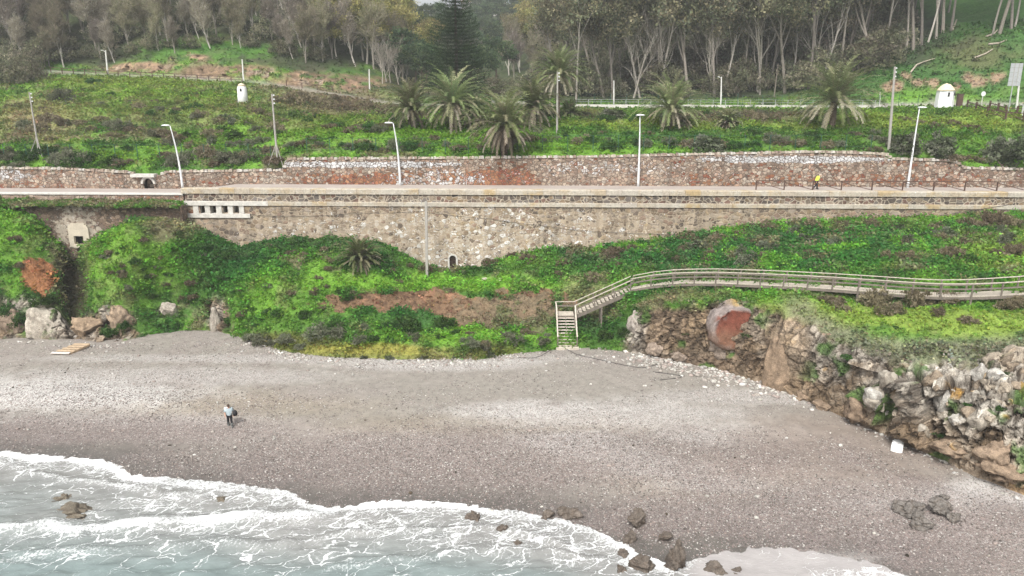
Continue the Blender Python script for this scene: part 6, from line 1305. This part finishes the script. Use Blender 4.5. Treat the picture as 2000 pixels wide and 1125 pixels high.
# scattered stones and pebbles
def stones(name, dens, count, smin, smax, palette, label, seed, pw=2.2):
    r = np.random.default_rng(seed); X = r.uniform(-60, 62, count * 14); Y = r.uniform(30, 66, count * 14); Z = beach_z(X, Y); p = np.stack([X, Y, Z], -1); px, py = proj(p)
    w = dens(px, py, p) * (shore_d(X, Y) > .3) * (px > -60) * (px < 2060) * (py < 1150); keep = np.nonzero(r.uniform(0, 1, len(w)) < w)[0][:count]; p = p[keep]; n = len(p)
    bm_ = bmesh.new(); bmesh.ops.create_icosphere(bm_, subdivisions=1, radius=1); bv = np.array([a.co[:] for a in bm_.verts]); bf_ = np.array([[q.index for q in a.verts] for a in bm_.faces]); bm_.free()
    if smax < .12: bm_ = bmesh.new(); bmesh.ops.create_cube(bm_, size=1.6); bv = np.array([a.co[:] for a in bm_.verts]) * .8; bf_ = np.array([[q.index for q in a.verts] for a in bm_.faces]); bm_.free()
    s = (smin + (smax - smin) * r.uniform(0, 1, n) ** pw)[:, None, None]; v = bv[None] * (1 + r.uniform(-.28, .28, (n, len(bv), 1))) * np.stack([r.uniform(.7, 1.4, n), r.uniform(.6, 1.1, n), r.uniform(.35, .75, n)], -1)[:, None] * s
    a = r.uniform(0, 6.28, n); R_ = np.stack([np.stack([np.cos(a), -np.sin(a), a * 0], -1), np.stack([np.sin(a), np.cos(a), a * 0], -1), np.stack([a * 0, a * 0, a * 0 + 1], -1)], 1)
    v = np.einsum('nij,nkj->nki', R_, v) + p[:, None]; v[..., 2] += s[..., 0] * .15
    c = np.array(palette)[r.integers(len(palette), size=n)] * r.uniform(.75, 1.2, (n, 1)); return tag(mesh_np(name, v.reshape(-1, 3), (np.arange(n)[:, None, None] * len(bv) + bf_[None]).reshape(-1, bf_.shape[1]), M['rock'], col=np.repeat(c, len(bv), 0)), label, 'stones', kind='stuff')
toe_x = [k[0] for k in BK]; toe_y = [k[1][0][0] for k in BK]
def d_toe(px, py, p):
    t = py - np.interp(px, toe_x, toe_y) ; n = fbm(p, .5, 3, 44); band = np.exp(-(t / 13) ** 2) * (t > -4)
    return np.clip(band * (.9 * blob(px, py, 1380, 720, 230, 60, .5) + .7 * blob(px, py, 540, 700, 120, 26, .5) + .25 + .4 * blob(px, py, 900, 705, 200, 14, .5)) * sst(.3, .5, n) + .012 * sst(.4, .6, n), 0, 1)
PALS = [(.46, .44, .40), (.39, .37, .33), (.52, .50, .47), (.30, .27, .24), (.34, .285, .255)]
stones('white_stones', lambda a, b, c: np.clip(d_toe(a, b, c) * 1.1, 0, 1), 10000, .035, .18, PALS, 'white and grey stones strewn along the back of the beach', 1)
stones('white_stones', lambda a, b, c: np.clip(np.exp(-((b - np.interp(a, toe_x, toe_y) - 8) / 16) ** 2) * blob(a, b, 1400, 722, 190, 56, .4), 0, 1), 3500, .07, .30, PALS, 'heap of white stones along the cliff foot right of the stairs', 2)
stones('white_stones', lambda a, b, c: blob(a, b, 1975, 885, 34, 34, .3) + blob(a, b, 1950, 905, 20, 24, .4), 260, .12, .34, PALS, 'pale stones heaped in the rock gap at the right edge', 7, 1.)
stones('pebbles', lambda a, b, c: np.clip(.22 * sst(.42, .6, fbm(c, .3, 3, 66)) + .8 * blob(a, b, 1000, 900, 620, 55, .5, fbm(c, .5, 2, 67)) + .6 * blob(a, b, 1600, 1010, 420, 60, .6, fbm(c, .5, 2, 68)) + .5 * blob(a, b, 250, 800, 340, 40, .6), 0, 1) * .8, 42000, .02, .065, [(.34, .315, .29), (.25, .215, .195), (.12, .105, .095), (.45, .43, .40), (.28, .225, .20), (.17, .15, .135)], 'grey, pink and white pebbles in belts across the beach', 3, 1.)
# weed and driftwood bits along the tide line
stones('tide_wrack', lambda a, b, c: np.clip(np.exp(-((shore_d(c[:, 0], c[:, 1]) - 9.3 - 1.6 * (fbm(c, .18, 2, 12) - .5)) / .25) ** 2) * .35 * sst(.5, .62, fbm(c, .6, 2, 13)) + .0025, 0, 1), 2600, .03, .13, [(.035, .03, .022), (.06, .045, .03), (.09, .07, .05)], 'dark weed and wood scraps scattered along the tide line', 19, 2.)
# white foam block, plank, hoses, pallet
h = hit_beach(np.array(1752.), np.array(876.)); fb = empty('foam_block', tuple(h.tolist()), 'white foam block lying on the sand at the foot of the cliff', 'foam block', rz=R(58)); M['foam'] = mat_plain('white_foam', (.86, .86, .85), .7, .04, 3, .1)
bm_ = bmesh.new(); bmesh.ops.create_cube(bm_, size=1); bmesh.ops.scale(bm_, vec=(1.3, .7, .5), verts=bm_.verts); bmesh.ops.bevel(bm_, geom=bm_.edges[:], offset=.09, segments=3, affect='EDGES'); me = bpy.data.meshes.new('body'); bm_.to_mesh(me); bm_.free(); me.materials.append(M['foam']); o = link('body', me, fb); o.location.z = .16
mb = MB(); mb.box((.1, 0, .42), (.9, .12, .03)); mb.build('groove_strip', M['foam'], fb)
h = hit_beach(np.array(20.), np.array(655.)); tag(MB().beam(tuple(h + np.array([-.6, .1, .2])), tuple(h + np.array([.9, .3, .35])), .16, .06).build('white_plank', M['white_stone']), 'white plank lying by the rocks at the left picture edge', 'plank')
M['new_wood'] = mat_plain('raw_pine', (.40, .30, .20), .8, .2, 5, .2); M['grey_wood'] = mat_plain('weathered_board', (.55, .50, .46), .8, .12, 5, .2)
h = hit_beach(np.array(140.), np.array(686.)); pl = empty('wooden_pallet', tuple(h + np.array([0, 0, .0])), 'pale wooden pallet half sunk in the sand at the left of the beach', 'pallet', rz=R(-4)); pl.rotation_euler = (R(10), 0, R(-3))
for i in range(5): MB().box((-.5 + i * .24, -.8 + i * .42, .26), (1.75 - .06 * i, .3, .05)).build('board', M['grey_wood'] if i == 0 else M['new_wood'], pl)
for xx in (-1.2, -.5, .25): MB().beam((xx, -.9, .15), (xx + .95, 1.0, .15), .08, .18).build('bearer', M['new_wood'], pl)
def hose(pxs, label):
    pts = [Vector(hit_beach(np.array(float(a)), np.array(float(b))).tolist()) + Vector((0, 0, .05)) for a, b in pxs]; q = []
    for i in range(len(pts) - 1):
        a, b, c, d = pts[max(i - 1, 0)], pts[i], pts[i + 1], pts[min(i + 2, len(pts) - 1)]
        for j in range(8): t = j / 8; q.append(.5 * ((2 * b) + (c - a) * t + (2 * a - 5 * b + 4 * c - d) * t * t + (3 * b - a - 3 * c + d) * t ** 3))
    q.append(pts[-1]); tag(MB().tube(q, .02, 5).build('hose', M['black']), label, 'hose')
hose([(1105, 682), (1130, 694), (1170, 703), (1220, 714), (1255, 719), (1285, 712)], 'black hose snaking right across the sand from the foot of the stairs')
hose([(1075, 684), (1060, 694), (1040, 700), (1010, 699)], 'short black hose curving left from the stairs'); hose([(1275, 727), (1320, 733), (1330, 738), (1290, 743), (1300, 742)], 'loop of dark rope on the stones right of the hose')
# dead branches lying on the right slope
for i, pp in enumerate([[(1778, 145), (1790, 130), (1805, 124), (1825, 118)], [(1930, 90), (1950, 88), (1965, 82)], [(1860, 62), (1868, 42)], [(1925, 75), (1940, 70), (1948, 62)], [(1900, 118), (1925, 108), (1938, 100)]]):
    q = [cast(a, b, 'up') + Vector((0, 0, .35)) for a, b in pp]; tag(MB().tube(q, [.16 - .03 * j for j in range(len(q))], 6, (.36, .31, .25)).build('fallen_branch', M['bark']), ['long curved fallen branch on the slope left above the big turret', 'bare fallen branch below the right edge trees', 'short fallen branch high on the green slope', 'small fallen branch beside the brown patch', 'fallen branch in the middle of the brown patch'][i], 'branch')

# ------------------------------------------------------------------ people
def skin_mesh(name, J, E, m, parent, sub=2):
    me = bpy.data.meshes.new(name); names = list(J); me.from_pydata([J[n][0] for n in names], [(names.index(a), names.index(b)) for a, b in E], []); o = bpy.data.objects.new(name, me); COL.objects.link(o)
    md = o.modifiers.new('s', 'SKIN'); md.use_smooth_shade = True; sv = me.skin_vertices[0].data
    for i, n in enumerate(names): r_ = J[n][1]; sv[i].radius = (r_, r_) if not isinstance(r_, tuple) else r_
    sv[0].use_root = True; s2 = o.modifiers.new('b', 'SUBSURF'); s2.levels = sub; s2.render_levels = sub
    dg = bpy.context.evaluated_depsgraph_get(); nm = bpy.data.meshes.new_from_object(o.evaluated_get(dg)); o.modifiers.clear(); o.data = nm; nm.materials.clear(); nm.materials.append(m); nm.polygons.foreach_set('use_smooth', np.ones(len(nm.polygons), bool)); o.parent = parent; return o
M['skin'] = mat_plain('skin', (.45, .25, .17), .6, .06, 5, .05); M['hair'] = mat_plain('hair', (.06, .04, .03), .8, .2, 9, .2)
def cloth(n, c): M[n] = mat_plain(n, c, .85, .12, 6, .2); return M[n]
def person(loc, rz, label, pose, shirt, trousers, boots, hairm, sleeve='long'):
    r = empty('person', loc, label, 'person', rz=rz); J = dict(pose)   # facing +Y
    E = [('pelvis', 'waist'), ('waist', 'chest'), ('chest', 'neck'), ('neck', 'head0'), ('head0', 'head1')]
    for s in 'LR': E += [('chest', 'sh' + s), ('sh' + s, 'el' + s), ('el' + s, 'wr' + s), ('wr' + s, 'palm' + s), ('pelvis', 'hip' + s), ('hip' + s, 'kn' + s), ('kn' + s, 'an' + s), ('an' + s, 'toe' + s)]
    for s in 'LR':
        p = Vector(J['palm' + s][0]); w = Vector(J['wr' + s][0]); d = (p - w).normalized(); sgn = 1 if s == 'R' else -1
        for i in range(4):
            off = Vector((0, (i - 1.5) * .021, 0)); L_ = (.065, .075, .07, .055)[i]; J[f'f{i}a' + s] = (tuple(p + off + d * .03), .0095); J[f'f{i}b' + s] = (tuple(p + off + d * (.03 + L_ * .5) + Vector((-sgn * .008, 0, 0))), .0085); J[f'f{i}c' + s] = (tuple(p + off + d * (.03 + L_) + Vector((-sgn * .03, 0, 0))), .0075)
            E += [('palm' + s, f'f{i}a' + s), (f'f{i}a' + s, f'f{i}b' + s), (f'f{i}b' + s, f'f{i}c' + s)]
        J['tha' + s] = (tuple(w.lerp(p, .5) + Vector((-sgn * .01, .035, 0))), .012); J['thb' + s] = (tuple(p + Vector((-sgn * .02, .055, -.01))), .009); E += [('wr' + s, 'tha' + s), ('tha' + s, 'thb' + s)]
    body = skin_mesh('body', J, E, M['skin'], r)
    def sub(keys, g): return {k: (J[k][0], J[k][1] + g if not isinstance(J[k][1], tuple) else (J[k][1][0] + g, J[k][1][1] + g)) for k in keys}
    ks = ['waist', 'chest', 'shL', 'elL', 'shR', 'elR'] + (['wrL', 'wrR'] if sleeve == 'long' else []); K = sub(ks, .04); K['col'] = (tuple(Vector(J['chest'][0]).lerp(Vector(J['neck'][0]), .62)), .115)
    def cut(a, b, t): K[b] = (tuple(Vector(K[a][0]).lerp(Vector(K[b][0]), t)), K[b][1])
    if sleeve == 'long':
        for s in 'LR': cut('el' + s, 'wr' + s, .9)
    K['hem'] = (tuple(Vector(J['pelvis'][0]) + Vector((0, 0, -.04))), J['pelvis'][1] + .03 if not isinstance(J['pelvis'][1], tuple) else tuple(q + .03 for q in J['pelvis'][1]))
    e = [('waist', 'hem'), ('waist', 'chest'), ('chest', 'col')]
    for s in 'LR': e += [('chest', 'sh' + s), ('sh' + s, 'el' + s)] + ([('el' + s, 'wr' + s)] if sleeve == 'long' else [])
    skin_mesh('shirt', K, e, shirt, r)
    K = sub(['pelvis', 'hipL', 'knL', 'anL', 'hipR', 'knR', 'anR'], .02); skin_mesh('trousers', K, [('pelvis', 'hipL'), ('hipL', 'knL'), ('knL', 'anL'), ('pelvis', 'hipR'), ('hipR', 'knR'), ('knR', 'anR')], trousers, r)
    for s in 'LR':
        K = {}; a = Vector(J['an' + s][0]); kn = Vector(J['kn' + s][0]); t = Vector(J['toe' + s][0]); K['a'] = (tuple(a.lerp(kn, .75)), .115); K['b'] = (tuple(a), .095); K['h'] = (tuple(a + Vector((0, -.03, -.02))), .085); K['c'] = (tuple(t + Vector((0, .03, .02))), .075); skin_mesh('boot', K, [('a', 'b'), ('b', 'h'), ('h', 'c')], boots, r, 1)
    h1 = Vector(J['head1'][0]); h0 = Vector(J['head0'][0]); mb = MB(); mb.lathe([(.02, .125), (.07, .115), (.098, .07), (.104, .0), (.09, -.05)], (0, 0, 0), 12); mb.v = [h0.lerp(h1, .62) + Vector((v[0], v[1] * 1.15 - .018, v[2] + .01)) for v in mb.v]; mb.build('hair', hairm, r, True)
    fc = h0.lerp(h1, .4); f_ = MB()
    f_.box(fc + Vector((0, .105, -.01)), (.028, .04, .045), taper=.6); f_.build('nose', M['skin'], body)
    for sx in (-.034, .034): MB().box(fc + Vector((sx, .096, .028)), (.022, .012, .012)).build('eye', M['black'], body); 
    for sx in (-.1, .1): MB().box(fc + Vector((sx, 0, .01)), (.02, .04, .06)).build('ear', M['skin'], body)
    MB().box(fc + Vector((0, .096, -.05)), (.045, .012, .01)).build('mouth', cloth('lips', (.3, .1, .08)), body)
    return r
pose1 = {'pelvis': ((0, 0, .95), (.15, .12)), 'waist': ((0, .01, 1.10), (.15, .12)), 'chest': ((0, .03, 1.34), (.18, .13)), 'neck': ((0, .05, 1.52), .055), 'head0': ((0, .075, 1.60), .085), 'head1': ((0, .085, 1.70), .085),
         'shL': ((-.21, .03, 1.43), .065), 'elL': ((-.29, -.03, 1.16), .05), 'wrL': ((-.27, .08, .94), .032), 'palmL': ((-.265, .11, .85), .034), 'shR': ((.21, .03, 1.43), .065), 'elR': ((.29, -.06, 1.17), .05), 'wrR': ((.28, .10, 1.0), .032), 'palmR': ((.28, .14, .91), .034),
         'hipL': ((-.10, 0, .88), .10), 'knL': ((-.11, .17, .49), .065), 'anL': ((-.11, .16, .09), .042), 'toeL': ((-.12, .33, .04), .034), 'hipR': ((.10, 0, .88), .10), 'knR': ((.11, -.02, .48), .065), 'anR': ((.11, -.24, .12), .042), 'toeR': ((.12, -.09, .035), .034)}
h = hit_beach(np.array(450.), np.array(833.)); p1 = person(tuple(h.tolist()), R(-155), 'person in pale blue top, black shorts and grey rubber boots walking on the shingle', pose1, cloth('pale_blue_cloth', (.42, .50, .53)), cloth('black_cloth', (.015, .015, .018)), cloth('grey_rubber', (.13, .135, .13)), M['hair'], 'short')
def bag(parent_p, off, size, m, label, name='bag', seed=1):
    bm_ = bmesh.new(); bmesh.ops.create_icosphere(bm_, subdivisions=3, radius=1); me = bpy.data.meshes.new(name)
    for v in bm_.verts: k_ = 1 + (float(vnoise(np.array(v.co[:]), 2., seed)) - .5) * .35; v.co = Vector((v.co.x * size[0], v.co.y * size[1], v.co.z * size[2])) * k_ * (1 - .25 * max(0, v.co.z))
    bm_.to_mesh(me); bm_.free(); me.materials.append(m); me.polygons.foreach_set('use_smooth', np.ones(len(me.polygons), bool)); e = empty(name, parent_p + off, label, 'bag'); link('sack', me, e); return e
hv = Vector(h.tolist())
e = bag(hv, Vector((.42, .05, 1.08)), (.17, .2, .27), M['black'], 'black bag carried on the right-hand side of the person on the beach'); MB().tube([(-.02, 0, .25), (-.1, 0, .34), (-.2, 0, .32)], .02, 6).build('strap', M['black'], e)
e = bag(hv, Vector((-.22, .14, 1.33)), (.2, .16, .2), M['foam'], 'white sack carried over the shoulder of the person on the beach', 'sack', 3); MB().tube([(.05, 0, .18), (.12, -.1, .22), (.2, -.2, .1)], .018, 6).build('strap', M['foam'], e)
pose2 = {'pelvis': ((0, -.05, .92), (.15, .12)), 'waist': ((0, .0, 1.08), (.15, .12)), 'chest': ((0, .12, 1.30), (.18, .13)), 'neck': ((0, .23, 1.46), .055), 'head0': ((0, .30, 1.52), .085), 'head1': ((0, .35, 1.62), .085),
         'shL': ((-.21, .12, 1.39), .065), 'elL': ((-.25, .02, 1.12), .05), 'wrL': ((-.24, .2, .95), .032), 'palmL': ((-.235, .25, .87), .034), 'shR': ((.21, .12, 1.39), .065), 'elR': ((.25, -.02, 1.13), .05), 'wrR': ((.25, -.12, .9), .032), 'palmR': ((.25, -.14, .81), .034),
         'hipL': ((-.10, -.05, .86), .10), 'knL': ((-.10, .16, .5), .065), 'anL': ((-.10, .15, .09), .042), 'toeL': ((-.10, .33, .04), .034), 'hipR': ((.10, -.05, .86), .10), 'knR': ((.10, -.1, .46), .065), 'anR': ((.10, -.42, .16), .042), 'toeR': ((.10, -.3, .04), .034)}
s, _ = onwall(1593, 375, 2.6); q = wp(s, -2.6, ZCAP(s) - .12); person(tuple(q), R(-88), 'person in hi-vis yellow jacket and dark trousers leaning forward, walking on the promenade', pose2, cloth('hivis', (.62, .80, .10)), cloth('dark_trousers', (.018, .02, .025)), M['black'], cloth('grey_hair', (.5, .42, .36)), 'long')

for o in SC.objects:
    if o.parent is None and 'label' in o and len(o['label'].split()) > 16: print('LONG', len(o['label'].split()), o.name, o['label'])
# ------------------------------------------------------------------ air between here and the far valley
hz = bpy.data.materials.new('haze'); hz.use_nodes = True; n_ = hz.node_tree.nodes; n_.remove(n_['Principled BSDF']); pv_ = n_.new('ShaderNodeVolumePrincipled')
pv_.inputs['Density'].default_value = .00045; pv_.inputs['Color'].default_value = (.93, .95, .96, 1); pv_.inputs['Anisotropy'].default_value = .0
hz.node_tree.links.new(pv_.outputs[0], n_['Material Output'].inputs['Volume'])
tops = max((o.matrix_world.translation.z for o in SC.objects if o.type == 'EMPTY'), default=60) + 40
MB().box((0, 1200, (tops - 4) / 2), (7000, 4600, tops + 4)).build('haze', hz); tag(bpy.data.objects['haze'], kind='stuff')
SC.cycles.volume_bounces = 0
